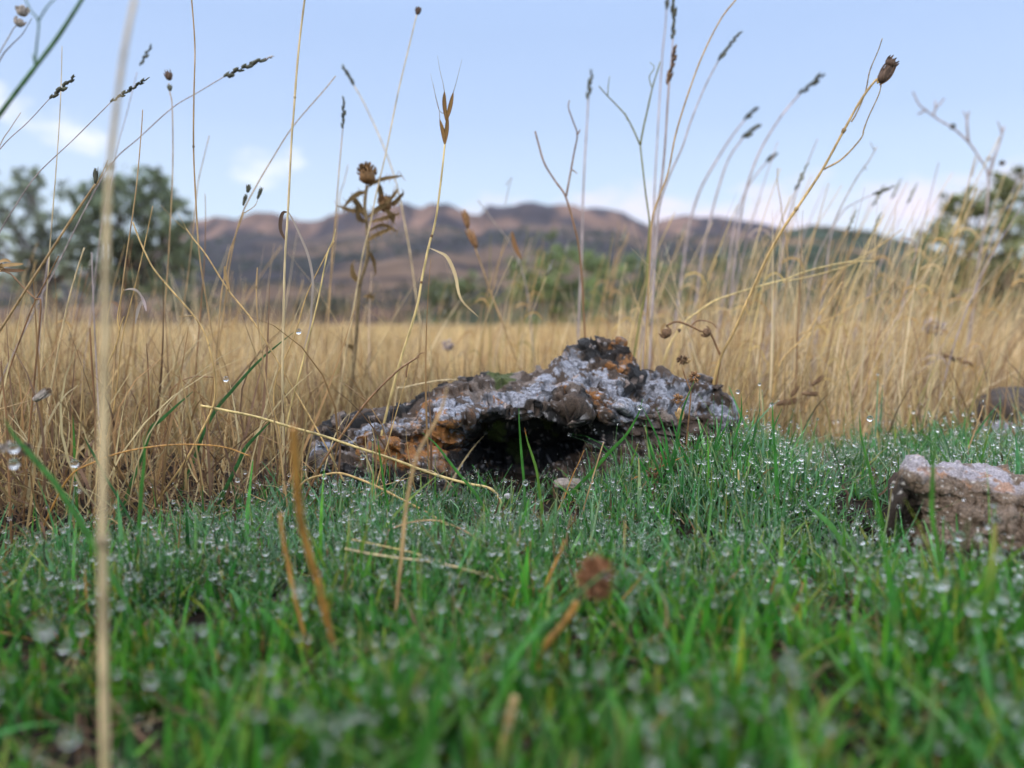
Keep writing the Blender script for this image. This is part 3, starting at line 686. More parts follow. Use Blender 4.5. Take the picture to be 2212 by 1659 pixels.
# ------------------------------------------------------------------ dry field
def dry_field():
    g = rng; n = 120000
    Yb = np.exp(g.uniform(math.log(.62), math.log(48), n)); Xb = (g.random(n) * 2 - 1) * (.2 + Yb * .86)
    e = turf_edge(Xb) + g.normal(0, .03, n)
    keep = (Yb > e) & ~((Xb > -.20) & (Xb < .20) & (Yb > .56) & (Yb < .77))
    den = fbm(np.stack([Xb * 3, Yb * 3, Xb * 0], -1), 3, 400); keep &= den > np.where(Yb < 2.5, .40, .30)
    Xb, Yb, den = Xb[keep], Yb[keep], den[keep]; n = len(Xb)
    base = np.stack([Xb, Yb, ground_z(Xb, Yb) - .003], -1)
    sc = np.clip(Yb / 2.0, 1, 6)
    L_ = (.075 + .075 * g.random(n)) * (.7 + .8 * (den - .3))
    L_ = np.where(Yb < 1.1, L_ * .9, L_) * (.55 + 1.0 * fbm(np.stack([Xb * 1.1 + 5, Yb * .8, Xb * 0], -1), 3, 440) + .25 * fbm(np.stack([Xb * 6, Yb * 4, Xb * 0], -1), 2, 441))
    tus = fbm(np.stack([Xb * 3.2 + 9, Yb * 1.6, Xb * 0], -1), 3, 450); L_ = L_ * np.where((Yb > 1.1), .60 + .55 * sst(.52, .66, tus), 1)
    far = Yb > 5; L_ = np.where(far & (g.random(n) < .10), L_ * (1.2 + .7 * g.random(n)), L_)
    W_ = (.0013 + .0014 * g.random(n)) * sc
    pal = np.array([[.55, .40, .20], [.48, .33, .15], [.64, .50, .27], [.32, .20, .11], [.18, .12, .08], [.36, .31, .12]])
    col = pal[g.choice(6, n, p=[.28, .24, .2, .14, .07, .07])] * g.uniform(.75, 1.2, (n, 1))
    col = col * (0.40 + 1.2 * fbm(np.stack([Xb * 1.6, Yb * 1.2, Xb * 0], -1), 3, 430))[:, None]
    return blades(base, L_, W_, g.uniform(0, 6.28, n), np.abs(g.normal(0, .28, n)), g.normal(.3, .5, n), 4, col)
V, Q, C, _ = dry_field()
tag(obj('dry_grass', make_mesh('dry_grass', V, Q, None, C), M_dry), 'mass of pale golden dry grass filling the field behind the rock', 'dry grass', kind='stuff')
def thicket():
    g = rng; n = 19000
    Yb = g.uniform(.78, 3.0, n); xr = g.uniform(-150, 2400, n); Xb = (xr - CX) / F * Yb
    dn = .10 + .40 * sst(1200, 1550, xr) + .12 * (1 - sst(350, 640, xr)); keep = (g.random(n) < dn) & ~((xr > 2040) & (Yb < 1.15)) & ((Yb > .85) | (xr > 1500) | (xr < 600))
    Xb, Yb, xr = Xb[keep], Yb[keep], xr[keep]; n = len(Xb)
    base = np.stack([Xb, Yb, ground_z(Xb, Yb) - .003], -1)
    L_ = (.10 + .20 * g.random(n) ** 1.8) * np.where(xr > 1250, 1.16, 1.0) * (.8 + .15 * Yb)
    pal = np.array([[.66, .49, .26], [.54, .38, .18], [.76, .61, .38], [.32, .20, .11], [.50, .38, .26]])
    col = pal[g.integers(0, 5, n)] * g.uniform(.7, 1.15, (n, 1))
    azi = np.where(g.random(n) < .6, g.normal(0, .6, n), g.uniform(0, 6.28, n))
    return blades(base, L_, .0013 + .0016 * g.random(n), azi, np.abs(g.normal(.14, .2, n)), g.normal(.25, .5, n), 6, col)
V, Q, C, _ = thicket()
tag(obj('straw_thicket', make_mesh('straw_thicket', V, Q, None, C), M_dry), 'tangled thicket of taller thin straw behind and beside the rock', 'dry grass', kind='stuff')
def thatch():
    g = rng; n = 5200
    Yb = g.uniform(.46, 1.0, n); Xb = g.uniform(-.62, -.05, n) * (Yb / .6)
    keep = (Yb > turf_edge(Xb) - .035) & ~((Xb > -.18) & (Yb > .55) & (Yb < .77)); Xb, Yb = Xb[keep], Yb[keep]; n = len(Xb)
    base = np.stack([Xb, Yb, ground_z(Xb, Yb) + g.uniform(0, .03, n)], -1)
    pal = np.array([[.42, .29, .13], [.30, .18, .08], [.17, .10, .06], [.48, .38, .20]])
    col = pal[g.integers(0, 4, n)] * g.uniform(.6, 1.2, (n, 1))
    big_ = g.random(n) < .14
    return blades(base, np.where(big_, .08 + .10 * g.random(n), .03 + .07 * g.random(n)), np.where(big_, .0015, .0008) + .0012 * g.random(n), g.uniform(0, 6.28, n), np.where(big_, g.uniform(.1, .9, n), g.uniform(0.2, 1.5, n)), g.normal(0, 1.3, n), 7, col)
V, Q, C, _ = thatch()
tag(obj('thatch', make_mesh('thatch', V, Q, None, C), M_dry), 'tangle of curled brown straw at the foot of the tall stalks on the left', 'dry grass', kind='stuff')

# ------------------------------------------------------------------ dew
tips = TP[:, -1]; mids = TP
X, Yp = proj(tips); g = rng
inv = (X > -40) & (X < 2252) & (Yp < 1700) & (~TD) & (tips[:, 1] > .13)
cand = np.where(inv)[0]
hh = tips[cand, 2] - ground_z(tips[cand, 0], tips[cand, 1]); fgm = tips[cand, 1] < .36; pr = np.where(fgm, .55 * sst(.014, .026, hh), .60 * sst(.008, .020, hh))
sel = cand[g.random(len(cand)) < pr * 1.0]
rad = .00042 + .00145 * g.random(len(sel)) ** 2.6 * np.where(g.random(len(sel)) < .08, 1.4, 1.0)
rad = rad * np.where(tips[sel, 1] < .36, 1.25, 1.0)
cen = tips[sel] - np.array([0, 0, 1]) * rad[:, None] * .6
ex = g.choice(np.where((TP[:, 0, 1] > .2) & (~TD))[0], 5200); ec = (TP[ex, 4] + TP[ex, 3]) * .5; er = .0003 + .0009 * g.random(len(ex)) ** 2; cen = np.vstack([cen, ec + g.normal(0, .0004, ec.shape)]); rad = np.concatenate([rad, er])
big = np.argsort(-(rad / cen[:, 1]))
me_drop = make_mesh('dewdrop', np.c_[ICO_V[:, :2], ICO_V[:, 2] * 1.06], None, ICO_T, None); me_drop.materials.append(M_water)
d0 = None
for q in big[:290]:
    if d0 is None: d = d0 = obj('dewdrop', me_drop)
    else: d = d0.copy(); COL.objects.link(d)
    d.location = cen[q]; s = rad[q]; d.scale = (s, s, s)
    tag(d, 'round clear dewdrop on the tip of a foreground grass blade', 'dewdrop', 'larger dewdrops on the foreground grass')
rest = big[290:]
V, T = scatter_tmpl(cen[rest], rad[rest], ICO_V, ICO_T)
tag(obj('dewdrops', make_mesh('dewdrops', V, None, T), M_water), 'countless small dewdrops sparkling on the tips of the green grass', 'dew', kind='stuff')
# the fine dew along the blades
ok = np.where((TP[:, 0, 1] > .33) & (~TD))[0]; ns = 260000
bi = g.choice(ok, ns); sg = g.integers(1, 5, ns); t = g.random((ns, 1))
cc = TP[bi, sg] * (1 - t) + TP[bi, sg + 1] * t + g.normal(0, .00045, (ns, 3)) * np.array([1, 1, .3])
keep = fbm(np.stack([cc[:, 0] * 12, cc[:, 1] * 12, cc[:, 0] * 0], -1), 3, 500) > .40
cc = cc[keep]; V, T = scatter_tmpl(cc, g.uniform(.00018, .00042, len(cc)), OCT_V, OCT_T)
tag(obj('fine_dew', make_mesh('fine_dew', V, None, T), M_water), 'fine beads of dew coating the sides of the green grass blades', 'dew', kind='stuff')
# ------------------------------------------------------------------ single stalks
PAL = dict(gold=(.50, .33, .13), pale=(.56, .43, .24), tan=(.40, .26, .12), brown=(.24, .125, .055), dark=(.10, .062, .042), grey=(.32, .27, .23),
           green=(.05, .13, .035), olive=(.20, .19, .05), straw=(.60, .45, .19), orange=(.42, .21, .05), head=(.075, .075, .05), hbrown=(.15, .085, .045), lilac=(.38, .31, .30))
def pts3(pts, Y0, Y1):
    """picture outline top to bottom -> points in the place; Y1 at the top, Y0 at the foot"""
    p = np.array(pts, float); n = len(p)
    s = np.concatenate([[0], np.cumsum(np.linalg.norm(np.diff(p, axis=0), axis=1))]); s /= s[-1]
    return Pn(p[:, 0], p[:, 1], Y1 + (Y0 - Y1) * s)
def to_ground(W):
    b = W[-1]; gz = float(ground_z(b[0], b[1])) - .004
    if b[2] <= gz: return W
    d = b - W[-2]; d = d / (np.linalg.norm(d) + 1e-9); h = b[2] - gz
    if d[2] > -.25: d = np.array([d[0] * .5, d[1] * .5, -.5])
    off = d / -d[2] * h; lim = .45 * h + .004; m = math.hypot(off[0], off[1])
    if m > lim: off[:2] *= lim / m
    e = b + off; e[2] = float(ground_z(e[0], e[1])) - .004
    return np.vstack([W, (b * .5 + e * .5) + [off[0] * .06, 0, 0], e])
def stem_col(c, V, n_):
    c = np.array(PAL[c] if isinstance(c, str) else c)
    return c
def vary(acc, amt=.25, f=60, seed=0):
    """wear and mottling along the piece"""
    for i in range(len(acc.V)):
        q = fbm(acc.V[i] * f + seed, 3, 7)[:, None]; acc.C[i] = acc.C[i] * (1 - amt + 2 * amt * q)
def add_spike(acc, a, b, wid, col, n=None, rough=.3):
    """seed head of overlapping grains from foot b to tip a"""
    wid = wid * 1.25; a, b = np.asarray(a), np.asarray(b); ax = a - b; Ln = np.linalg.norm(ax); u, v, d = frame(ax)
    n = n or max(5, int(Ln / (wid * .55)))
    for i in range(n):
        t = (i + .3) / n; th = i * 2.4 + random.random() * .7
        o = (u * math.cos(th) + v * math.sin(th)); env = (math.sin(math.pi * min(1, t * .8 + .14)) ** .6) * random.uniform(.7, 1.2)
        c = b + ax * t + o * wid * .24 * env
        ell(acc, c, d + o * rough, wid * .62 * random.uniform(.8, 1.3), wid * .30 * env, C=np.array(col) * random.uniform(.5, 1.5), jit=.15)
    tube(acc, [b, b + ax * .5, a], [wid * .10, wid * .08, wid * .04], 5, 3, C=np.array(col))
def node_bump(acc, W, r, col, at):
    for t in at:
        i = min(len(W) - 2, max(0, int(t * (len(W) - 1)))); ell(acc, W[i], W[i + 1] - W[i], r * 2.2, r * 1.35, C=np.array(PAL[col] if isinstance(col, str) else col) * .6)
def stalk(label, pts, Y, w, col='gold', heads=(), side=(), name='dry_stalk', cat='grass stalk', leaves=(), nodes=(), taper=.6, ground=True, group=None, headmat=None):
    Y0, Y1 = Y if isinstance(Y, tuple) else (Y, Y)
    W = pts3(pts, Y0, Y1)
    if ground: W = to_ground(W)
    r = w * .5 * (Y0 + Y1) / 2 / F
    rad = np.linspace(r * taper, r, len(W)); org = W[-1].copy()
    acc = Acc(); c = tube(acc, W, rad, 7, 6, .09, C=np.array(PAL[col]))
    node_bump(acc, c, r * .9, col, nodes)
    for sd_ in side:          # (points, width[, colour])
        q = pts3(sd_[0], sd_[2] if len(sd_) > 2 else Y0, sd_[3] if len(sd_) > 3 else Y1); tube(acc, q, np.linspace(sd_[1] * .28, sd_[1] * .5, len(q)) * (Y0 + Y1) / 2 / F, 6, 5, .1, C=np.array(PAL[col]) * .9)
    vary(acc, .4)
    if not heads and not leaves:
        return tag(obj(name, acc.mesh(name, org), M_straw, loc=org), label, cat, group)
    root = bpy.data.objects.new(name, None); COL.objects.link(root); root.location = org; tag(root, label, cat, group)
    obj('stem', acc.mesh('stem', org), M_straw, root)
    for h in heads:
        kind, hp, hw = h[:3]; hc = h[3] if len(h) > 3 else 'head'; hY = h[4] if len(h) > 4 else Y1
        a = Acc(); q = [P(x, y, hY) for x, y in hp]; wd = hw * hY / F; cc = np.array(PAL[hc])
        if kind == 'spike':
            for s0_, s1_ in zip(q[:-1], q[1:]): add_spike(a, s0_, s1_, wd, cc)
            nm = 'seed_head'
        elif kind == 'bud':
            u, v, d = frame(q[0] - q[-1]); Ln = np.linalg.norm(q[0] - q[-1])
            ell(a, (q[0] + q[-1]) / 2, d, Ln / 2, wd / 2, C=cc, jit=.12, hi=True)
            for i in range(9):
                th = i * .7; o = u * math.cos(th) + v * math.sin(th)
                b_ = q[-1] + d * Ln * .1 + o * wd * .25; ribbon(a, [b_, b_ + d * Ln * .4 + o * wd * .28, b_ + d * Ln * random.uniform(.6, 1.0) + o * wd * .3 * random.uniform(.6, 1.5)], wd * .22, cc * random.uniform(.7, 1.4))
            nm = 'flower_head'
        elif kind == 'leaf':
            ribbon(a, q, wd, cc); nm = 'leaf'
        elif kind == 'ball':
            for i in range(46):
                dd = rng.normal(size=3); dd /= np.linalg.norm(dd)
                ell(a, q[0] + dd * wd * .36, dd, wd * .2 * random.uniform(.7, 1.3), wd * .07, C=cc * random.uniform(.5, 1.5))
            nm = 'flower_head'
        obj(nm, a.mesh(nm, org), M_seed if nm != 'leaf' else M_dry, root)
    for lf in leaves:
        a = Acc(); Yl = lf[3] if len(lf) > 3 else (Y0 + Y1) / 2
        ribbon(a, [P(x, y, Yl) for x, y in lf[0]], lf[1] * Yl / F, np.array(PAL[lf[2]]), n=14)
        obj('leaf', a.mesh('leaf', org), M_dry, root)
    return root
def ribbon(acc, pts, w, col, n=8, fold=.25, tw=.9):
    c, _ = catmull(np.array(pts), np.ones(len(pts)), max(3, n // max(1, len(pts) - 1))); m = len(c)
    T = np.gradient(c, axis=0); T /= np.linalg.norm(T, axis=1)[:, None] + 1e-12
    A = np.cross(T, [0.1, -1, .2]); A /= np.linalg.norm(A, axis=1)[:, None] + 1e-12; B = np.cross(T, A)
    s = np.linspace(0, 1, m); ph = (s - .5) * tw
    Wd = (np.sin(np.pi * np.clip(s * .93 + .05, 0, 1)) ** .55 * w / 2)[:, None]
    X_ = A * np.cos(ph)[:, None] + B * np.sin(ph)[:, None]; Z_ = np.cross(T, X_)
    V = np.stack([c - X_ * Wd, c + Z_ * Wd * fold, c + X_ * Wd], 1).reshape(-1, 3)
    i = np.arange(m - 1)[:, None] * 3; j = np.array([[0, 1]])
    acc.add(V, np.stack([i + j, i + j + 1, i + 3 + j + 1, i + 3 + j], -1).reshape(-1, 4), None, col)

# --- left part of the picture
stalk('thick green stem leaning across the top left corner, with one forked dark side shoot', [(186, -16), (176, 0), (126, 78), (75, 146), (30, 205), (0, 246), (-60, 330), (-120, 470), (-150, 640)], (.34, .34), 12, 'green',
      side=[([(52, -8), (66, 22), (83, 46), (80, 90), (75, 138)], 5), ([(120, -4), (104, 12), (92, 30), (83, 46)], 4.5), ([(70, 116), (73, 128), (76, 140)], 4)], nodes=(), name='green_stem', cat='plant stem')
stalk('thin stalk with a silvery club shaped head in the top left corner', [(42, 55), (32, 58), (20, 78), (0, 113), (-30, 180), (-60, 330)], .42, 3, 'grey', heads=[('bud', [(50, 10), (46, 36)], 20, 'grey'), ('bud', [(46, 40), (36, 56)], 17, 'grey')])
stalk('dark pointed twig below the silvery club shaped head, top left', [(69, 39), (48, 74), (24, 98), (0, 130), (-40, 230), (-70, 400)], .42, 4, 'dark', name='dry_twig', cat='twig', taper=.3)
stalk('stalk leaning out of the left edge with a thick stubby grey seed head', [(108, 212), (60, 264), (0, 322), (-70, 430)], .60, 2.6, 'lilac', heads=[('spike', [(163, 164), (110, 212)], 11, 'head')])
stalk('bare thin stalk leaning right at the left edge, under the cloud', [(45, 243), (22, 278), (0, 314), (-40, 420)], .62, 2.2, 'tan')
stalk('bare upright stalk crossing the stubby grey seed head', [(134, 100), (132, 180), (128, 267), (120, 380), (110, 505), (97, 690), (88, 800)], .62, 3.2, 'pale', taper=.5)
stalk('long straight stalk with a slim knobbly seed head, leaning right over the left olive tree', [(242, 218), (160, 300), (80, 377), (30, 450), (0, 500), (-60, 620)], .60, 3, 'lilac', heads=[('spike', [(323, 167), (242, 219)], 8.5, 'head')])
stalk('faint stalk with a short slim head behind the thick foreground straw', [(296, 156), (275, 240), (250, 330), (238, 400), (215, 520), (200, 650)], .85, 2.4, 'lilac', heads=[('spike', [(328, 97), (303, 140)], 7, 'head')])
stalk('thick blurred straw running the full height close to the lens on the left', [(296, -40), (290, 0), (267, 117), (247, 267), (234, 400), (229, 553), (226, 720), (223, 886), (221, 1106), (222, 1300), (224, 1480), (227, 1659), (229, 1760)], (.215, .24), 24, 'pale', taper=.36, nodes=(.60,), name='straw', cat='grass stalk')
stalk('upright stalk topped by a small dark crooked bud, left of centre sky', [(365, 180), (367, 200), (372, 233), (373, 367), (364, 553), (353, 703), (346, 810), (340, 960)], .72, 3.4, 'tan', heads=[('bud', [(361, 153), (367, 174)], 13, 'dark'), ('bud', [(365, 182), (368, 197)], 8, 'head')])
stalk('tall thin stem leaving the top edge and bending right into a brown foot', [(412, -20), (414, 0), (421, 100), (419, 200), (418, 317), (423, 433), (431, 553), (447, 655), (470, 786), (490, 853), (510, 986), (521, 1088)], .58, 4.6, 'tan', nodes=(.32, .62))
stalk('slender stalk sweeping right to a knobbly dark head with a pale tip, upper left', [(488, 163), (430, 198), (372, 233), (300, 298), (243, 350), (190, 440), (130, 560), (60, 700)], .66, 3, 'lilac', heads=[('spike', [(524, 148), (488, 164)], 12, 'head'), ('spike', [(572, 126), (526, 147)], 13, 'head'), ('spike', [(592, 121), (572, 128)], 4, 'grey')])
stalk('stout broken stem with a split top, leaning right over the left olive tree', [(206, 398), (160, 465), (103, 553), (50, 635), (0, 713), (-60, 800)], .50, 6, 'tan', heads=[('bud', [(206, 362), (207, 398)], 8, 'head')], side=[([(233, 345), (222, 372), (208, 400)], 2.5)], taper=.8)
stalk('bare stalk with a knee, rising left of the small dark crooked bud', [(308, 237), (305, 287), (293, 417), (273, 553), (262, 640), (258, 690), (246, 800), (238, 930)], .58, 4, 'tan', taper=.5)
stalk('short stalk leaning right beside the tall thin bending stem', [(452, 293), (438, 350), (427, 402), (415, 520), (400, 640)], .78, 2.5, 'tan')
stalk('dark pointed stub standing against the left end of the mountain', [(443, 418), (444, 470), (442, 553), (436, 640)], .70, 3.6, 'brown', taper=.3)
stalk('bent golden stalk with a split awned tip, crossing down towards the craggy rock', [(402, 494), (418, 516), (447, 553), (493, 626), (553, 703), (636, 843), (693, 943), (738, 1030)], .55, 4.4, 'gold', side=[([(347, 443), (372, 470), (400, 496)], 1), ([(384, 460), (394, 478), (404, 496)], 1)], leaves=[([(485, 575), (488, 600), (497, 628)], 7, 'tan')], nodes=(.35,))
stalk('crooked branching stalk hooked over left of the green blade, with two joints', [(287, 480), (300, 515), (317, 553), (335, 585), (375, 632), (417, 680), (440, 715), (451, 746), (463, 803), (462, 870), (433, 936), (400, 996), (340, 1083)], .50, 5, 'gold', nodes=(.25, .5, .66), side=[([(385, 684), (402, 683), (418, 682)], 2.5), ([(365, 720), (385, 706), (402, 688)], 1.6)])
stalk('leaning straw rising right, its tip against the dark olive crown', [(330, 445), (307, 553), (283, 653), (263, 736), (250, 853), (232, 940)], .60, 4, 'gold', taper=.5)
stalk('stalk with three small dark buds left of the centre, over the mountain', [(527, 458), (510, 505), (494, 553), (478, 640), (468, 760)], .64, 4, 'tan', heads=[('bud', [(538, 397), (535, 417)], 8, 'head'), ('bud', [(532, 418), (525, 445)], 6, 'head'), ('bud', [(566, 404), (556, 430)], 6, 'head')], side=[([(557, 430), (550, 445), (528, 460)], 2)])
stalk('tall straight main stem left of centre, with a curled dark leaf on it', [(661, -20), (658, 0), (647, 90), (640, 167), (634, 250), (631, 283), (626, 380), (622, 457), (616, 553), (613, 653), (610, 820), (613, 986), (611, 1070)], .54, 5.2, 'pale', nodes=(.255,), taper=.85,
      leaves=[([(618, 520), (607, 500), (606, 478), (611, 460), (620, 458)], 8, 'dark'), ([(623, 458), (634, 478), (650, 512), (666, 553), (674, 590), (676, 620), (673, 660), (670, 703), (655, 756)], 5.5, 'grey')])
stalk('wavy golden stalk with a rounded tip, in front of the mountain left of the thistle', [(725, 494), (719, 520), (706, 553), (686, 653), (653, 786), (630, 870), (613, 953), (600, 1060)], .55, 5, 'straw', taper=.5)
stalk('bowed golden stalk looping left beside the tall straight main stem', [(722, 520), (703, 553), (663, 636), (636, 726), (596, 820), (593, 886), (604, 940), (606, 1050)], .55, 4.4, 'gold', taper=.5)
stalk('straight stalk leaning right across the tall main stem, pointed tip in the sky', [(725, 164), (700, 195), (633, 273), (590, 340), (553, 403), (520, 470), (498, 560), (480, 700)], .70, 3.2, 'tan')
stalk('pale stalk leaning left with a zigzag dark head at its top, centre left sky', [(763, 182), (790, 230), (833, 327), (860, 410), (876, 493), (888, 560), (906, 686), (930, 790), (950, 880)], .92, 4, 'pale', heads=[('spike', [(739, 142), (752, 162)], 9, 'head'), ('spike', [(752, 162), (764, 181)], 8, 'head')])
stalk('upright stalk with a narrow dark seed spike beside the two crossing stalks', [(741, 273), (735, 340), (730, 400), (725, 467), (717, 553), (710, 686), (697, 836), (686, 940)], .76, 3.4, 'tan', heads=[('spike', [(743, 209), (741, 274)], 9, 'head')])
stalk('short bare stalk close to the right of the narrow dark seed spike', [(752, 355), (744, 390), (733, 430), (722, 540)], .95, 2.6, 'tan')
stalk('long straight stalk with a single dark bead on top, centre left sky', [(900, 32), (885, 95), (860, 200), (833, 333), (813, 417), (800, 483), (783, 553), (766, 653), (743, 786), (722, 930)], .74, 4, 'pale', heads=[('bud', [(905, 14), (901, 32)], 10, 'dark')])
# awned spikelets
def awned():
    Yq = .60; W = to_ground(pts3([(961, 312), (955, 370), (946, 443), (938, 490), (926, 533), (912, 600), (900, 666), (863, 786), (830, 913), (816, 986), (778, 1105)], Yq, Yq)); org = W[-1].copy()
    root = bpy.data.objects.new('oat_stalk', None); COL.objects.link(root); root.location = org
    tag(root, 'golden stalk with two brown V shaped long awned spikelets, standing alone in the centre sky', 'grass stalk')
    a = Acc(); tube(a, W, np.linspace(2.0, 3.2, len(W)) * Yq / F, 7, 6, .08, C=np.array(PAL['straw'])); c, _ = catmull(W, np.ones(len(W)), 6)
    node_bump(a, c, 2.6 * Yq / F, 'brown', (.36, .52)); vary(a, .3); obj('stem', a.mesh('stem', org), M_straw, root)
    for part in (([(961, 312), (957, 285), (950, 258)], [(961, 312), (965, 280), (967, 248)], [(948, 235), (938, 195), (930, 160)], [(950, 240), (942, 215), (936, 180)]),
                 ([(964, 262), (960, 225), (960, 198)], [(964, 262), (972, 232), (979, 200)], [(957, 180), (950, 150), (945, 120)], [(985, 180), (992, 152), (998, 128)])):
        a = Acc(); k = Yq / F
        for q, nx in ((part[0], part[2]), (part[1], part[3])):
            pp = [P(x, y, Yq) for x, y in q]; ribbon(a, pp, 9 * k, np.array([.22, .12, .045]), n=10, fold=.7); ribbon(a, [p_ + [0, -.0006, 0] for p_ in pp], 6 * k, np.array([.30, .17, .06]), n=10, fold=.8, tw=.3)
            tube(a, [pp[-1], P(*nx[0], Yq), P(*nx[1], Yq), P(*nx[2], Yq)], np.array([1.6, 1.1, .8, .4]) * k * .5, 5, 4, C=np.array([.30, .22, .13]))
        obj('spikelet', a.mesh('spikelet', org), M_dry, root)
    a = Acc(); ribbon(a, [P(x, y, Yq) for x, y in [(926, 535), (945, 543), (966, 556), (983, 593), (996, 646), (1033, 684)]], 7.5 * Yq / F, np.array(PAL['pale']), n=24, tw=2.2)
    obj('leaf', a.mesh('leaf', org), M_dry, root)
awned()
# thistle
def thistle():
    Yq = .80; k = Yq / F; W = to_ground(pts3([(793, 400), (788, 440), (792, 483), (794, 553), (777, 620), (770, 720), (763, 800), (752, 900)], Yq, Yq)); org = W[-1].copy()
    root = bpy.data.objects.new('thistle', None); COL.objects.link(root); root.location = org
    tag(root, 'dead brown thistle with spiny leaves and a round bud, standing before the mountain', 'thistle')
    a = Acc(); c = tube(a, W, np.linspace(7, 8, len(W)) * k * .5, 8, 6, .12, C=np.array([.17, .12, .06])); vary(a, .5); obj('stem', a.mesh('stem', org), M_seed, root)
    for hx, hy, r in ((793, 377, 19), (832, 440, 15)):
        a = Acc(); cc = P(hx, hy, Yq); ell(a, cc, (0, 0, 1), r * 1.12 * k, r * .88 * k, C=(.17, .09, .035), jit=.1, hi=True)
        for i in range(60):
            d = rng.normal(size=3); d[2] = abs(d[2]) * .9 - .1; d /= np.linalg.norm(d)
            b = cc + d * r * .85 * k; ribbon(a, [b - d * r * .25 * k, b + d * r * .15 * k + [0, 0, r * .1 * k], b + d * r * .3 * k + [0, 0, r * .3 * k]], r * .2 * k, np.array([.14, .075, .03]) * random.uniform(.6, 1.5), n=6)
        obj('flower_head', a.mesh('flower_head', org), M_seed, root)
    LV = [[(790, 415), (775, 418), (758, 430), (742, 447)], [(792, 405), (822, 388), (868, 380)], [(795, 470), (815, 452), (838, 440)], [(792, 470), (772, 440), (762, 425)], [(790, 455), (762, 455), (730, 445)],
          [(796, 480), (830, 472), (862, 462)], [(794, 500), (826, 486), (858, 500)], [(790, 480), (775, 470), (770, 440)], [(794, 520), (812, 508), (850, 492)], [(785, 640), (800, 640), (808, 644)],
          [(832, 440), (848, 425), (860, 408)], [(835, 440), (852, 438), (872, 416)], [(828, 440), (822, 415), (818, 396)], [(832, 452), (846, 466), (850, 480)], [(770, 760), (757, 748), (745, 745)], [(793, 540), (806, 560), (812, 590)], [(778, 610), (764, 596), (760, 570)]]
    for q, lf in enumerate(LV):
        a = Acc(); pp = [P(x, y, Yq + .012 * math.sin(q * 2.3)) for x, y in lf]; cc = np.array([.16, .105, .045]) * random.uniform(.7, 1.5); ribbon(a, pp, random.uniform(7, 13) * k, cc, n=9, fold=.6)
        cm, _ = catmull(np.array(pp), np.ones(len(pp)), 4)
        for p_ in cm[2:]:
            for s_ in (-1, 1):
                e = p_ + np.array([random.uniform(-1, 1), random.uniform(-1, 1), s_ * 1.2]) * 9 * k; tube(a, [p_, (p_ + e) / 2, e], np.array([1.0, .6, .2]) * k, 4, 2, C=cc * 1.3)
        obj('leaf', a.mesh('leaf', org), M_dry, root)
thistle()
stalk('broken stem with two hanging dark pods, right of the awned golden stalk', [(1003, 470), (1012, 500), (1030, 545), (1060, 630), (1090, 710), (1120, 790)], .88, 4.4, 'tan', heads=[('bud', [(1003, 450), (1011, 494)], 12, 'brown'), ('bud', [(1012, 494), (1030, 536)], 13, 'brown')], leaves=[([(1106, 500), (1112, 530), (1126, 560)], 10, 'brown')])
stalk('thin grey twig leaning left, forked at its tip, in the centre sky', [(1032, 432), (1060, 470), (1104, 528), (1125, 575), (1140, 640), (1150, 740)], 1.05, 3.4, 'grey', side=[([(1106, 383), (1098, 410), (1092, 440)], 2), ([(1105, 384), (1098, 392), (1093, 400)], 2)], name='dry_twig', cat='twig')
stalk('dark branching stem with a bent left arm, left of the tall bunch of spikes', [(1156, 284), (1163, 310), (1176, 353), (1200, 392), (1221, 423), (1239, 483), (1253, 553), (1263, 713), (1266, 800)], .78, 5, 'brown', side=[([(1230, 217), (1228, 233), (1238, 262), (1247, 291), (1240, 330), (1233, 370), (1223, 424)], 4), ([(1253, 280), (1250, 286), (1246, 292)], 4), ([(1247, 375), (1241, 370), (1236, 367)], 3)], name='dry_twig', cat='twig', taper=.7)
stalk('straight pale stalk with one short dark spike, left of the forked blue grey plant', [(1271, 208), (1268, 267), (1263, 350), (1259, 443), (1256, 560), (1250, 700)], 1.0, 5.5, 'lilac', heads=[('spike', [(1279, 150), (1271, 210)], 12, 'head')])
stalk('tall forked plant with a greenish stem and Y shaped arms, beside the bunch of spikes', [(1383, 314), (1388, 360), (1395, 420), (1402, 470), (1403, 493), (1399, 560), (1396, 620), (1383, 686), (1366, 790)], .80, 5.5, 'olive', name='wild_plant', cat='plant',
      side=[([(1294, 186), (1310, 205), (1330, 225), (1352, 250), (1368, 280), (1383, 314)], 4), ([(1317, 165), (1314, 185), (1313, 206)], 2.5), ([(1350, 244), (1353, 252), (1357, 260)], 4), ([(1426, 134), (1418, 160), (1409, 190), (1398, 240), (1390, 275), (1383, 314)], 4.6), ([(1404, 135), (1412, 142), (1412, 150), (1403, 165), (1405, 180), (1409, 190)], 2.5)])
stalk('tall stalk whose long dark spike touches the top edge, right of centre', [(1454, 80), (1446, 180), (1436, 333), (1426, 430), (1418, 520), (1408, 700)], .86, 4.6, 'lilac', heads=[('spike', [(1453, -8), (1456, 40)], 13, 'head'), ('spike', [(1456, 40), (1454, 82)], 11, 'head')])
stalk('tall stalk with a brown tapering spike just below the one touching the top edge', [(1444, 177), (1440, 240), (1434, 333), (1424, 420), (1410, 500), (1400, 640)], .82, 4.6, 'lilac', heads=[('spike', [(1459, 96), (1454, 135)], 10, 'hbrown'), ('spike', [(1454, 135), (1443, 178)], 13, 'hbrown')])
stalk('tall thin stalk cut by the top edge, left of the long dark spike', [(1440, 14), (1437, 60), (1430, 130), (1419, 317), (1413, 433), (1410, 560)], 1.0, 4.6, 'lilac', heads=[('spike', [(1443, -10), (1441, 18)], 9, 'head')])
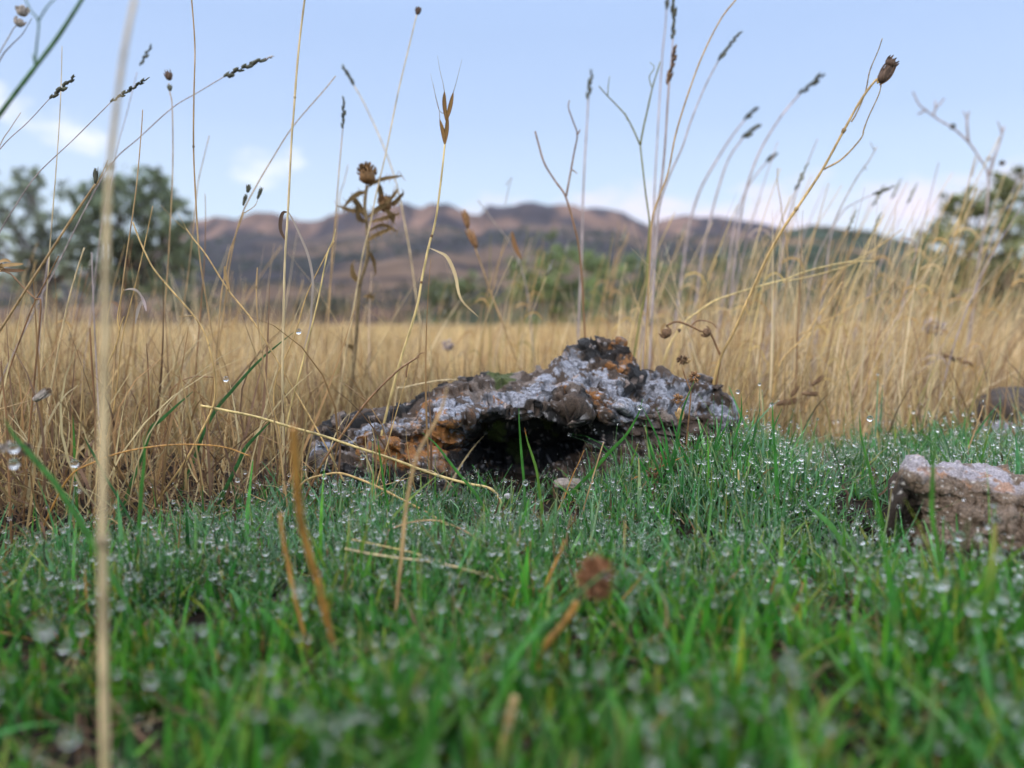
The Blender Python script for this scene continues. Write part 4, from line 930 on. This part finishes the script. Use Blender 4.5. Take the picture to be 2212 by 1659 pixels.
stalk('long bare stem curving to the right and out of the top edge', [(1596, -12), (1589, 0), (1556, 43), (1516, 123), (1483, 213), (1459, 293), (1443, 373), (1422, 430), (1408, 480), (1402, 600)], .72, 4.4, 'tan', taper=.75)
stalk('curving stalk with a slim dark spike, just right of the long bare curving stem', [(1554, 127), (1523, 187), (1493, 260), (1473, 320), (1446, 380), (1424, 450), (1410, 560)], .9, 5, 'lilac', heads=[('spike', [(1603, 66), (1577, 96)], 9, 'head'), ('spike', [(1577, 96), (1555, 127)], 11, 'head')])
stalk('arching pale stalk, the upper of two with short grey heads right of the bunch', [(1611, 256), (1588, 285), (1566, 317), (1526, 383), (1506, 427), (1486, 500), (1470, 620)], 1.25, 6, 'lilac', heads=[('spike', [(1636, 230), (1611, 256)], 12, 'head')])
stalk('arching pale stalk, the lower of two with short grey heads right of the bunch', [(1606, 296), (1573, 345), (1549, 417), (1536, 467), (1515, 560), (1500, 680)], 1.20, 6, 'lilac', heads=[('spike', [(1643, 267), (1606, 296)], 13, 'head')])
stalk('long arching stalk with a green tipped spike, halfway to the big dark flower head', [(1727, 203), (1700, 235), (1679, 263), (1640, 330), (1610, 417), (1588, 553), (1575, 700)], 1.15, 6, 'lilac', heads=[('spike', [(1781, 158), (1729, 202)], 12, 'head')])
stalk('low arching stalk with a tiny grey head left of the big leaning stem', [(1659, 347), (1635, 375), (1612, 410), (1590, 470), (1570, 600)], 1.3, 5, 'lilac', heads=[('spike', [(1676, 331), (1659, 347)], 11, 'head')])
# the big leaning stem
stalk('big golden leaning stem crowned by a dark purplish flower head, on the right', [(1897, 180), (1892, 173), (1859, 217), (1822, 283), (1776, 367), (1726, 443), (1692, 493), (1657, 556), (1616, 646), (1583, 720), (1558, 768), (1543, 820), (1536, 862)], (.66, .62), 8, 'gold', name='wild_plant', cat='plant', taper=.55, nodes=(.22, .38),
      heads=[('bud', [(1928, 136), (1897, 180)], 20, 'dark', .62), ('bud', [(1933, 128), (1917, 143)], 21, 'dark', .62), ('leaf', [(1936, 142), (1920, 166), (1900, 184)], 9, 'brown', .62)],
      side=[([(1906, 83), (1896, 112), (1879, 153), (1869, 200), (1850, 245), (1839, 263)], 3.6), ([(1904, 180), (1898, 205), (1876, 253), (1866, 280), (1859, 300), (1819, 343), (1779, 366)], 4)])
stalk('brown hooked dead flower stem curling left over the craggy rock peak', [(1440, 703), (1462, 695), (1489, 703), (1516, 716), (1531, 718), (1540, 730), (1548, 750), (1556, 772), (1550, 810), (1541, 870)], (.66, .655), 5.5, 'brown', name='wild_plant', cat='plant', taper=.8,
      heads=[('bud', [(1431, 712), (1447, 727)], 22, 'hbrown', .655), ('bud', [(1518, 714), (1535, 722)], 19, 'hbrown', .655), ('bud', [(1464, 716), (1470, 711)], 7, 'dark', .655), ('leaf', [(1438, 698), (1430, 710), (1436, 724), (1452, 720)], 10, 'tan', .655)],
      side=[([(1548, 708), (1536, 697), (1518, 692), (1502, 695), (1491, 707)], 3.6)])
stalk('long straw branch running up right behind the hooked dead flower stem', [(1889, 563), (1819, 568), (1742, 586), (1700, 602), (1659, 613), (1600, 630), (1543, 650), (1510, 672), (1476, 700), (1440, 760), (1420, 850)], .76, 4.6, 'straw', taper=.5, side=[([(1889, 540), (1850, 560), (1819, 569)], 2.5), ([(1876, 553), (1842, 570), (1770, 592), (1690, 610)], 2.6)])
stalk('golden branch rising steeply to a blunt tip right of the big leaning stem', [(1819, 609), (1790, 655), (1769, 680), (1735, 730), (1686, 783), (1668, 860), (1650, 930)], .78, 5, 'gold')
stalk('long thin golden branch sloping up right across the tall stalks', [(1914, 623), (1862, 650), (1809, 680), (1742, 716), (1702, 735), (1686, 746), (1675, 790), (1655, 860)], .84, 4, 'gold', side=[([(1700, 712), (1703, 725), (1702, 735)], 2)])
stalk('upright twig with a wavy stem standing right behind the big leaning stem', [(1679, 363), (1680, 400), (1686, 433), (1690, 470), (1696, 500), (1701, 553), (1696, 640), (1685, 760)], .84, 3, 'tan')
stalk('dark pointed stem with short side shoots, right of the big leaning stem', [(1894, 317), (1875, 350), (1849, 387), (1820, 440), (1797, 490), (1760, 570), (1735, 690)], .98, 4, 'grey', side=[([(1880, 307), (1885, 318), (1890, 325)], 2.5), ([(1872, 367), (1868, 362), (1866, 358)], 3)], name='dry_twig', cat='twig')
stalk('thin straight stem rising left of the dark pointed stem', [(1766, 300), (1745, 350), (1726, 400), (1706, 460), (1690, 540), (1670, 680)], 1.05, 3.6, 'lilac')
stalk('bent stalk with a flat dark seed head pointing right, over the wooded hill', [(1889, 419), (1850, 437), (1820, 458), (1795, 510), (1780, 620)], 1.05, 3.5, 'lilac', heads=[('spike', [(1931, 403), (1889, 419)], 10, 'head')])
stalk('straight golden stem leaning far right over the hill crest', [(1949, 495), (1905, 527), (1866, 553), (1810, 590), (1775, 640), (1755, 720)], .9, 3.6, 'gold')
stalk('blurred blue grey branching plant in front of the right hand bush', [(1972, 198), (1985, 225), (1999, 237), (2030, 260), (2059, 277), (2092, 307), (2115, 340), (2134, 378), (2130, 460), (2110, 600), (2090, 760)], 1.35, 5, 'lilac', name='wild_plant', cat='plant',
      side=[([(2040, 212), (2030, 225), (2021, 235), (2016, 250)], 5), ([(2020, 217), (2021, 228), (2021, 236)], 5), ([(1982, 247), (1992, 242), (2000, 238)], 5), ([(2093, 240), (2089, 265), (2092, 306)], 6), ([(2080, 240), (2087, 252), (2089, 262)], 4), ([(2169, 273), (2158, 310), (2146, 345), (2136, 380)], 7), ([(2155, 262), (2162, 280), (2165, 290)], 4), ([(2114, 340), (2104, 362), (2098, 380)], 4)],
      heads=[('ball', [(2058, 273)], 13, 'head'), ('ball', [(2165, 352)], 13, 'dark'), ('ball', [(2136, 343)], 11, 'lilac')])
stalk('stalk with a small round lilac flower in front of the right hand bush', [(2017, 716), (2012, 760), (2004, 830), (1998, 900)], 1.15, 4, 'olive', heads=[('ball', [(2017, 706)], 44, 'lilac')], name='wild_flower', cat='flower')
stalk('stalk with a small dull lilac button flower behind the ridge of the craggy rock', [(967, 752), (968, 800), (970, 860)], 1.0, 4, 'tan', heads=[('ball', [(967, 745)], 26, 'lilac')], name='wild_flower', cat='flower')
stalk('long arching stalk lying right with a brown grain head at its end', [(2029, 764), (1980, 750), (1892, 742), (1800, 744), (1692, 756), (1660, 790), (1640, 870)], .95, 3.6, 'gold', heads=[('spike', [(2102, 788), (2030, 764)], 11, 'hbrown')])
stalk('small stalk bearing four dark brown spikelets above the wet grass, right of the rock', [(1780, 812), (1740, 845), (1715, 858), (1690, 868), (1672, 880), (1660, 930)], .74, 2.8, 'tan', heads=[('bud', [(1728, 864), (1674, 873)], 11, 'hbrown'), ('bud', [(1770, 852), (1730, 850)], 8, 'hbrown'), ('bud', [(1727, 833), (1708, 858)], 7, 'hbrown'), ('bud', [(1781, 811), (1752, 834)], 8, 'hbrown'), ('bud', [(1750, 858), (1738, 895)], 8, 'tan')])
# small dead flowers at the right shoulder of the rock
stalk('little dead flower head on a short stem standing before the right shoulder of the rock', [(1474, 795), (1479, 812), (1486, 830), (1492, 850), (1488, 900)], .585, 4, 'brown', name='wild_flower', cat='flower', heads=[('ball', [(1473, 778)], 24, 'hbrown'), ('bud', [(1492, 775), (1478, 785)], 9, 'tan')])
stalk('two crumpled orange brown dead flowers low on the right shoulder of the rock', [(1497, 830), (1484, 856), (1468, 880), (1466, 915), (1468, 980)], .575, 4.5, 'brown', name='wild_flower', cat='flower', heads=[('ball', [(1500, 815)], 27, 'brown'), ('ball', [(1464, 862)], 24, 'brown'), ('bud', [(1467, 880), (1470, 910)], 16, 'tan')])
stalk('reddish dried seedling with small star leaves in the grass right of the hollow', [(1432, 985), (1425, 1010), (1412, 1040), (1400, 1070)], .545, 5, 'brown', name='seedling', cat='plant', heads=[('ball', [(1434, 986)], 24, 'hbrown'), ('ball', [(1406, 1022)], 26, 'hbrown'), ('ball', [(1416, 1050)], 22, 'hbrown')])
# --- left edge details
stalk('spiky dried flower poking in at the left edge beneath the olive tree', [(-8, 585), (20, 590), (50, 620), (76, 645), (88, 655), (80, 760)], .50, 4.5, 'brown', name='wild_flower', cat='flower', heads=[('leaf', [(-10, 575), (20, 572), (50, 570)], 8, 'tan'), ('leaf', [(-10, 580), (25, 584), (53, 584)], 8, 'hbrown'), ('leaf', [(-12, 570), (10, 562), (24, 566)], 7, 'tan'), ('ball', [(-8, 578)], 30, 'tan')])
stalk('thin stem with a grey hooded bud pointing right, low at the left edge', [(66, 866), (35, 874), (0, 884), (-50, 900), (-90, 960)], .46, 3.6, 'tan', name='wild_flower', cat='flower', heads=[('bud', [(106, 842), (72, 866)], 15, 'grey'), ('ball', [(105, 844)], 13, 'dark')])
stalk('prickly grey burr among the wet blades at the left edge', [(10, 968), (-10, 985), (-30, 1030)], .36, 4, 'brown', name='wild_flower', cat='flower', heads=[('ball', [(12, 966)], 30, 'grey'), ('ball', [(52, 970)], 34, 'dark')], side=[([(52, 970), (30, 972), (8, 970)], 3)])
stalk('crooked stem with a drooping cluster of pale dried leaves, left of the thick foreground straw', [(268, 624), (262, 640), (254, 686), (257, 718), (247, 755), (230, 800), (222, 900)], .52, 4, 'gold', side=[([(268, 684), (262, 698), (257, 718)], 3.5)],
      leaves=[([(268, 627), (282, 624), (296, 628), (306, 642), (308, 660)], 5, 'grey'), ([(304, 636), (312, 655), (316, 672)], 6, 'lilac'), ([(306, 650), (298, 670), (292, 700)], 7, 'grey')])
stalk('long diagonal pale straw lying across the front of the craggy rock', [(433, 876), (480, 885), (553, 900), (620, 920), (693, 940), (770, 966), (853, 993), (930, 1022), (1003, 1043), (1060, 1056)], (.54, .50), 6.5, 'straw', taper=.8, nodes=(.3, .75))
stalk('rusty brown stem with a split tip, slanting before the left end of the rock', [(905, 770), (880, 786), (860, 800), (820, 838), (786, 876), (746, 930), (703, 990), (680, 1033), (656, 1083)], .52, 6.5, 'brown', taper=.6, nodes=(.42, .66), side=[([(918, 762), (908, 764), (896, 776)], 3), ([(883, 783), (878, 800), (878, 815)], 4)])
stalk('straw arching over like a bow in front of the lower left of the rock', [(628, 1085), (645, 1055), (663, 1036), (703, 1025), (740, 1023), (803, 1046), (863, 1076), (920, 1106), (960, 1130)], .50, 5.5, 'gold', taper=.8)
stalk('thin straw rising to the split tip of the rusty brown stem', [(888, 781), (870, 845), (853, 903), (840, 950), (828, 990), (808, 1068)], .53, 3.4, 'gold', nodes=(.1,))
stalk('blurred straw in front of the lit left flank of the rock', [(966, 836), (955, 880), (936, 920), (903, 980), (886, 1046), (876, 1110), (868, 1200)], .34, 10, 'tan', taper=.5)
stalk('rough jointed straw standing left of the rock, leaning in towards it', [(556, 578), (554, 620), (556, 686), (566, 760), (576, 836), (590, 900), (603, 953), (613, 1036), (620, 1085)], .50, 5, 'tan', nodes=(.1, .3, .5, .7))
stalk('dark brown straw leaning right near the left edge', [(127, 553), (95, 615), (67, 670), (30, 770), (8, 830)], .56, 4, 'brown')
stalk('pale straw leaning right between the left edge and the thick foreground straw', [(182, 535), (160, 605), (143, 670), (123, 770), (103, 886), (98, 960)], .60, 5, 'pale')
stalk('pale upright straw near the left edge under the olive trunk', [(106, 545), (98, 600), (90, 653), (82, 780)], .72, 4, 'lilac')
stalk('thin grey straw just left of the thick foreground straw', [(198, 545), (200, 610), (203, 686), (210, 820)], .68, 4, 'lilac')
stalk('short broken brown straw standing at the left edge above the grass', [(2, 780), (8, 850), (14, 900), (18, 1000)], .46, 6, 'brown')
stalk('dark brown upright straw between the thick foreground straw and the hooked stalk', [(316, 742), (320, 800), (322, 880), (318, 960), (312, 1050)], .56, 6, 'brown', taper=.4)
stalk('brown straw with a sharp top just left of the thick foreground straw', [(194, 708), (198, 780), (205, 880), (206, 960), (204, 1040)], .55, 6, 'brown', taper=.6)
stalk('arching dark straw bending to the bent foot of the tall thin stem', [(462, 815), (420, 814), (388, 826), (368, 850), (362, 900)], .58, 3.4, 'brown')
stalk('long low straw curving across the thatch on the left', [(540, 985), (480, 965), (400, 960), (330, 965), (260, 978), (200, 1000), (150, 1030)], .47, 4.6, 'orange')
stalk('pale blade shaped straw lying right above the left shoulder of the rock', [(985, 820), (950, 822), (915, 828), (870, 838), (858, 842), (850, 900)], .66, 5, 'pale')
# --- foreground
stalk('blurred orange brown stem close to the lens, left of the lower centre', [(634, 922), (638, 990), (645, 1085), (655, 1150), (672, 1210), (690, 1270), (700, 1310), (712, 1360)], (.30, .26), 17, 'orange', taper=.9, nodes=(.5,))
stalk('slimmer blurred orange stem just left of the blurred orange brown stem', [(605, 1110), (612, 1165), (622, 1215), (632, 1270), (642, 1312)], .30, 9, 'orange', taper=.9)
def fgflower():
    Yq = .27; k = Yq / F; W = to_ground(pts3([(1246, 1300), (1235, 1322), (1215, 1350), (1185, 1385), (1165, 1430), (1152, 1470), (1140, 1510)], Yq, Yq)); org = W[-1].copy()
    root = bpy.data.objects.new('dead_flower', None); COL.objects.link(root); root.location = org
    tag(root, 'blurred shaggy brown dead flower on an orange stem, low in the foreground grass', 'flower')
    a = Acc(); tube(a, W, np.linspace(8, 9, len(W)) * k, 8, 6, .12, C=np.array(PAL['orange'])); vary(a, .3); obj('stem', a.mesh('stem', org), M_straw, root)
    a = Acc(); cc = P(1288, 1248, Yq)
    ell(a, cc, (0.2, 0, 1), 30 * k, 26 * k, C=(.13, .06, .03), hi=True, jit=.3)
    for i in range(150):
        d = rng.normal(size=3); d /= np.linalg.norm(d); e = cc + d * np.array([46, 40, 52]) * k * random.uniform(.75, 1.1); s_ = cc + d * 18 * k
        ribbon(a, [s_, (s_ + e) / 2 + rng.normal(0, 4, 3) * k, e + rng.normal(0, 5, 3) * k], 11 * k, np.array([.27, .13, .065]) * random.uniform(.4, 1.5), n=6, fold=.4, tw=2)
    obj('flower_head', a.mesh('flower_head', org), M_dry, root)
    a = Acc(); ribbon(a, [P(1248, 1296, Yq), P(1252, 1280, Yq), P(1262, 1268, Yq)], 20 * k, np.array([.09, .045, .025])); obj('calyx', a.mesh('calyx', org), M_dry, root)
fgflower()
stalk('short amber straw poking up left of the shaggy brown dead flower', [(1220, 1166), (1210, 1195), (1198, 1220), (1180, 1262), (1168, 1310)], .33, 8, 'orange')
stalk('thick pale blurred straw stub at the bottom edge, below the shaggy dead flower', [(1112, 1505), (1100, 1560), (1090, 1610), (1084, 1659), (1078, 1720)], .215, 22, 'tan', taper=.9)
stalk('long straw lying flat in the wet grass left of the shaggy brown dead flower', [(745, 1185), (800, 1196), (860, 1205), (940, 1215), (1020, 1235), (1090, 1255), (1150, 1272)], .37, 6, 'pale', ground=False)
stalk('second flat straw lying just above the first in the wet grass', [(760, 1165), (830, 1180), (900, 1196), (980, 1222), (1060, 1240), (1120, 1250)], .385, 4.5, 'straw', ground=False)
stalk('curved tan straw arching over the grass under the middle of the rock', [(830, 1150), (880, 1130), (940, 1124), (990, 1140), (1030, 1165), (1052, 1195)], .42, 5, 'tan')
stalk('amber straw slanting through the grass at the foot of the rock hollow', [(1480, 985), (1400, 1020), (1330, 1050), (1240, 1090), (1150, 1115)], .55, 4, 'orange')
stalk('thin tan straw standing up in front of the rock hollow', [(1304, 955), (1290, 1000), (1275, 1050), (1262, 1095), (1255, 1125)], .48, 4, 'tan')
stalk('rusty needle straw leaning left at the foot of the rock hollow', [(1262, 972), (1250, 1000), (1238, 1025), (1224, 1062), (1216, 1080)], .53, 4.5, 'orange', taper=.3)
stalk('yellow dead blade standing in the grass right of the craggy rock', [(1594, 1014), (1598, 1050), (1600, 1080), (1598, 1110)], .50, 7, 'straw')
stalk('tan straw leaning right above the small brown stone', [(2124, 876), (2108, 925), (2090, 975), (2078, 1010)], .62, 5, 'tan', taper=.5)
stalk('blurred orange blade lying in the lower right grass', [(1792, 1590), (1770, 1620), (1745, 1655)], .23, 20, 'orange', ground=True)
# green blades that stand out
def blade(label, pts, Y, w, col=(.045, .16, .025), drop=0, tip=None):
    W = to_ground(pts3(pts, Y, Y)); org = W[-1].copy(); a = Acc()
    c, _ = catmull(W, np.ones(len(W)), 5); m = len(c); T = np.gradient(c, axis=0); T /= np.linalg.norm(T, axis=1)[:, None]
    A_ = np.cross(T, [0.25, -1, .2]); A_ /= np.linalg.norm(A_, axis=1)[:, None]; Z_ = np.cross(T, A_); s = np.linspace(0, 1, m)
    Wd = (np.clip(s * 2.6, .06, 1) ** .7 * w / 2 * Y / F)[:, None]
    V = np.stack([c - A_ * Wd, c - Z_ * Wd * .35, c + A_ * Wd], 1).reshape(-1, 3); i = np.arange(m - 1)[:, None] * 3; j = np.array([[0, 1]])
    cl = np.tile(col, (len(V), 1)) * (.8 + .5 * fbm(V * 90, 2, 3))[:, None]
    if tip: cl[:9] = tip
    a.add(V, np.stack([i + j, i + j + 1, i + 3 + j + 1, i + 3 + j], -1).reshape(-1, 4), None, cl)
    return tag(obj('grass_blade', a.mesh('grass_blade', org), M_grass, loc=org), label, 'grass blade')
blade('tall straight green blade standing in front of the black hollow', [(1121, 882), (1122, 920), (1126, 975), (1131, 1030), (1134, 1080)], .50, 6)
blade('yellow green blade with a rusty tip right beside the tall straight blade', [(1133, 924), (1140, 955), (1150, 985), (1160, 1020), (1166, 1065)], .51, 6, (.10, .20, .03), tip=(.35, .14, .03))
blade('longest green blade slanting up right across the rock face to a hanging drop', [(1388, 862), (1378, 896), (1352, 940), (1318, 975), (1280, 1018), (1240, 1060), (1215, 1095)], .505, 8)
blade('dark green blade slanting up right to a drop, left of the rock', [(634, 718), (600, 745), (553, 786), (500, 845), (466, 886), (440, 935), (420, 990)], .56, 7, (.030, .095, .028))
blade('dark green blade low behind the hooked stalk on the left', [(417, 846), (385, 873), (350, 905), (327, 925), (312, 970)], .50, 8, (.035, .11, .03))
blade('dark green blade crossing the straws beside the jointed straw', [(590, 905), (560, 935), (530, 968), (515, 1000)], .52, 8, (.030, .10, .028))
blade('wide blurred green blade standing before the small brown stone', [(2024, 914), (2018, 960), (2015, 1020), (2013, 1106), (2024, 1170), (2036, 1235)], .33, 13, (.065, .19, .025))
blade('green blade leaning left in front of the lit left flank of the rock', [(912, 935), (940, 958), (965, 990), (990, 1022), (1022, 1060)], .50, 6)
blade('thin green blade rising before the left flank of the rock', [(815, 940), (820, 980), (826, 1020), (832, 1060)], .47, 5)
blade('short pale green blade beside the wide blurred blade', [(1856, 890), (1860, 940), (1872, 990), (1890, 1060), (1900, 1100)], .46, 8, (.06, .19, .03))
blade('broad green blade leaning left in the grass before the small brown stone', [(1738, 1075), (1755, 1100), (1790, 1130), (1815, 1165)], .42, 13, (.08, .22, .05))
blade('blurred broad green blade arcing at the lower right', [(2212, 1200), (2160, 1250), (2110, 1300), (2060, 1350), (2030, 1420)], .29, 11, (.05, .17, .025))
blade('blurred upright green blade low in the left grass', [(10, 905), (30, 940), (60, 975), (90, 1010), (130, 1060)], .33, 12, (.05, .16, .03))
blade('blurred green blade leaning left beneath the thick straw', [(310, 940), (312, 990), (306, 1050), (302, 1110)], .40, 8, (.05, .16, .03))
blade('green blade standing alone against the dry grass left of the thick straw', [(157, 893), (159, 930), (161, 975), (163, 1020)], .50, 6, (.06, .17, .03))
blade('slim dark green blade tipped with a drop, left of the thick straw', [(181, 942), (190, 960), (204, 985), (222, 1020)], .46, 5, (.03, .10, .03))
def extra_drop(label, x, y, Y, r):
    d = obj('dewdrop', me_drop); d.location = P(x, y, Y); s = r * Y / F; d.scale = (s, s, s); tag(d, label, 'dewdrop')
extra_drop('large dewdrop hanging just under the tip of the longest green blade', 1382, 880, .503, 5.5)
extra_drop('lone dewdrop at the tip of the dark green blade against the golden field', 645, 716, .558, 6)
extra_drop('dewdrop resting on the brown foot of the tall thin stem, left', 488, 819, .572, 6)
extra_drop('big blurred dewdrop low on the far left, close to the lens', 96, 1358, .20, 20)
extra_drop('big blurred dewdrop near the bottom left corner', 150, 1592, .19, 22)
extra_drop('clear oval dewdrop with a bright lower rim at the lower right', 1688, 1560, .24, 17)
extra_drop('dewdrop on the single stalk tip above the wet grass at right', 1879, 904, .50, 6.5)
extra_drop('pair of drops at the left edge, the upper one before the prickly burr', 30, 968, .33, 11)
extra_drop('pale dewdrop at the left edge below the prickly burr', 30, 1002, .33, 11)
extra_drop('round dewdrop right of the pair at the left edge', 161, 1001, .40, 9)
# fan of long blades at the right shoulder of the rock
fan = [((1388, 880), (1440, 1010)), ((1500, 822), (1462, 950)), ((1560, 856), (1545, 960)), ((1450, 905), (1500, 1020)), ((1350, 945), (1400, 1040)), ((1395, 905), (1420, 1010)), ((1418, 880), (1445, 1000)), ((1530, 905), (1500, 1000)), ((1470, 930), (1440, 1030)), ((1580, 900), (1540, 1000)), ((1601, 850), (1590, 940)), ((1370, 985), (1440, 1050)), ((1640, 905), (1600, 1000)), ((1690, 880), (1660, 980)), ((1345, 1010), (1380, 1075)), ((1437, 935), (1460, 1040)), ((1620, 940), (1560, 1030)), ((1332, 1018), (1362, 1078))]
for q, (a_, b_) in enumerate(fan):
    mx, my = (a_[0] + b_[0]) / 2, (a_[1] + b_[1]) / 2; bow = (-1) ** q * 6
    o = blade('slender dark green blade in the tall tuft at the right shoulder of the rock', [a_, (mx + bow, my), b_], .53 + .04 * random.random(), 5 + random.random() * 2.5, (.035, .13 + .05 * random.random(), .028))
    o['group'] = 'slender blades in the tuft at the right shoulder of the rock'
# --- stands of background stalks: each one an object of its own
def protos():
    out = []
    for i in range(7):
        a = Acc(); H = 1.0; bend = random.uniform(.02, .16); ph = random.uniform(-.03, .03)
        W = np.array([[bend * t ** 2.2 + ph * math.sin(3 * t), ph * math.sin(5 * t) * .6, t * H] for t in np.linspace(0, 1, 7)])[::-1]
        tube(a, W, np.linspace(.0014, .0030, 7), 5, 3, .1, C=(1, 1, 1)); c, _ = catmull(W, np.ones(7), 3)
        node_bump(a, c, .0028, (1, 1, 1), (.35, .65)); vary(a, .3, 9)
        for q in range(random.choice([0, 1, 2])):
            k_ = random.randint(5, 14); p_ = c[k_]; dx = random.choice([-1, 1]); ribbon(a, [p_, p_ + [dx * .02, 0, .03], p_ + [dx * .05, .01, .035 - .03 * q], p_ + [dx * .08, .01, .005 - .05 * q]], .007, np.array([.9, .85, .75]), n=9)
        st = a.mesh('stem'); hd = None
        if i == 5:
            h = Acc(); add_spike(h, W[0] + (W[0] - W[1]) * .55, W[0], .013, (.20, .20, .16)); hd = h.mesh('seed_head')
        out.append((st, hd))
    return out
PR = protos(); mats = {}
def shade_of(c):
    if c not in mats: mats[c] = tinted('straw_' + c, mul=PAL[c], rough=.6, spec=.3, trans=.15, nscale=30, namp=.3)
    return mats[c]
GR = {'right': ('tall thin straw in the blurred stand of dry stalks right of the rock', 'stand of tall dry stalks right of the rock'),
      'mid': ('tall thin straw in the sparse stand behind the rock', 'sparse dry stalks behind the rock'),
      'left': ('tall thin straw in the loose blurred stand on the left, behind the sharp straws', 'loose dry stalks on the left')}
cache = {}
def bg_stalk(x, Y, ytop, lean, grp, col, pi):
    b = P(x, 900, Y); gz = float(ground_z(b[0], Y)); h = P(x, ytop, Y)[2] - gz
    key = (pi, col)
    if key not in cache:
        st, hd = PR[pi]
        m = st.copy(); m.materials.clear(); m.materials.append(shade_of(col)); h2 = None
        if hd: h2 = hd.copy(); h2.materials.clear(); h2.materials.append(M_seed)
        cache[key] = (m, h2)
    m, h2 = cache[key]
    if h2: r = bpy.data.objects.new('dry_stalk', None)
    else: r = bpy.data.objects.new('dry_stalk', m)
    COL.objects.link(r); r.location = (b[0], Y, gz - .004)
    r.rotation_euler = (random.uniform(-.04, .04), lean, random.uniform(-.5, .5) + (0 if lean >= 0 else math.pi) * 0)
    r.scale = (h * 1.15, h * 1.15, h); tag(r, GR[grp][0], 'grass stalk', GR[grp][1])
    if h2:
        for nm, mm in (('stem', m), ('seed_head', h2)):
            c = bpy.data.objects.new(nm, mm); COL.objects.link(c); c.parent = r
def stand(n, x0, x1, Y0, Y1, t0, t1, lean, grp, cols, seed):
    random.seed(seed)
    for _ in range(n):
        x = random.uniform(x0, x1); Y = random.uniform(Y0, Y1)
        top = random.uniform(t0, t1) if random.random() < .75 else random.uniform(t1, 720)
        bg_stalk(x, Y, top, random.gauss(lean, .07), grp, random.choice(cols), random.choice([0, 1, 2, 3, 4, 6, 2, 4, 0, 5]))
stand(118, 1330, 2120, .85, 1.7, 380, 570, .16, 'right', ['gold', 'pale', 'tan', 'straw', 'pale'], 91)
stand(26, 1500, 2150, .9, 1.4, 280, 420, .20, 'right', ['pale', 'lilac', 'gold'], 92)
stand(58, 900, 1420, .85, 1.6, 470, 680, .03, 'mid', ['gold', 'pale', 'tan', 'olive'], 93)
stand(52, 480, 960, .85, 1.6, 560, 760, .02, 'mid', ['gold', 'pale', 'tan'], 94)
stand(38, -20, 560, .75, 1.3, 480, 720, .10, 'left', ['gold', 'pale', 'tan', 'brown'], 95)
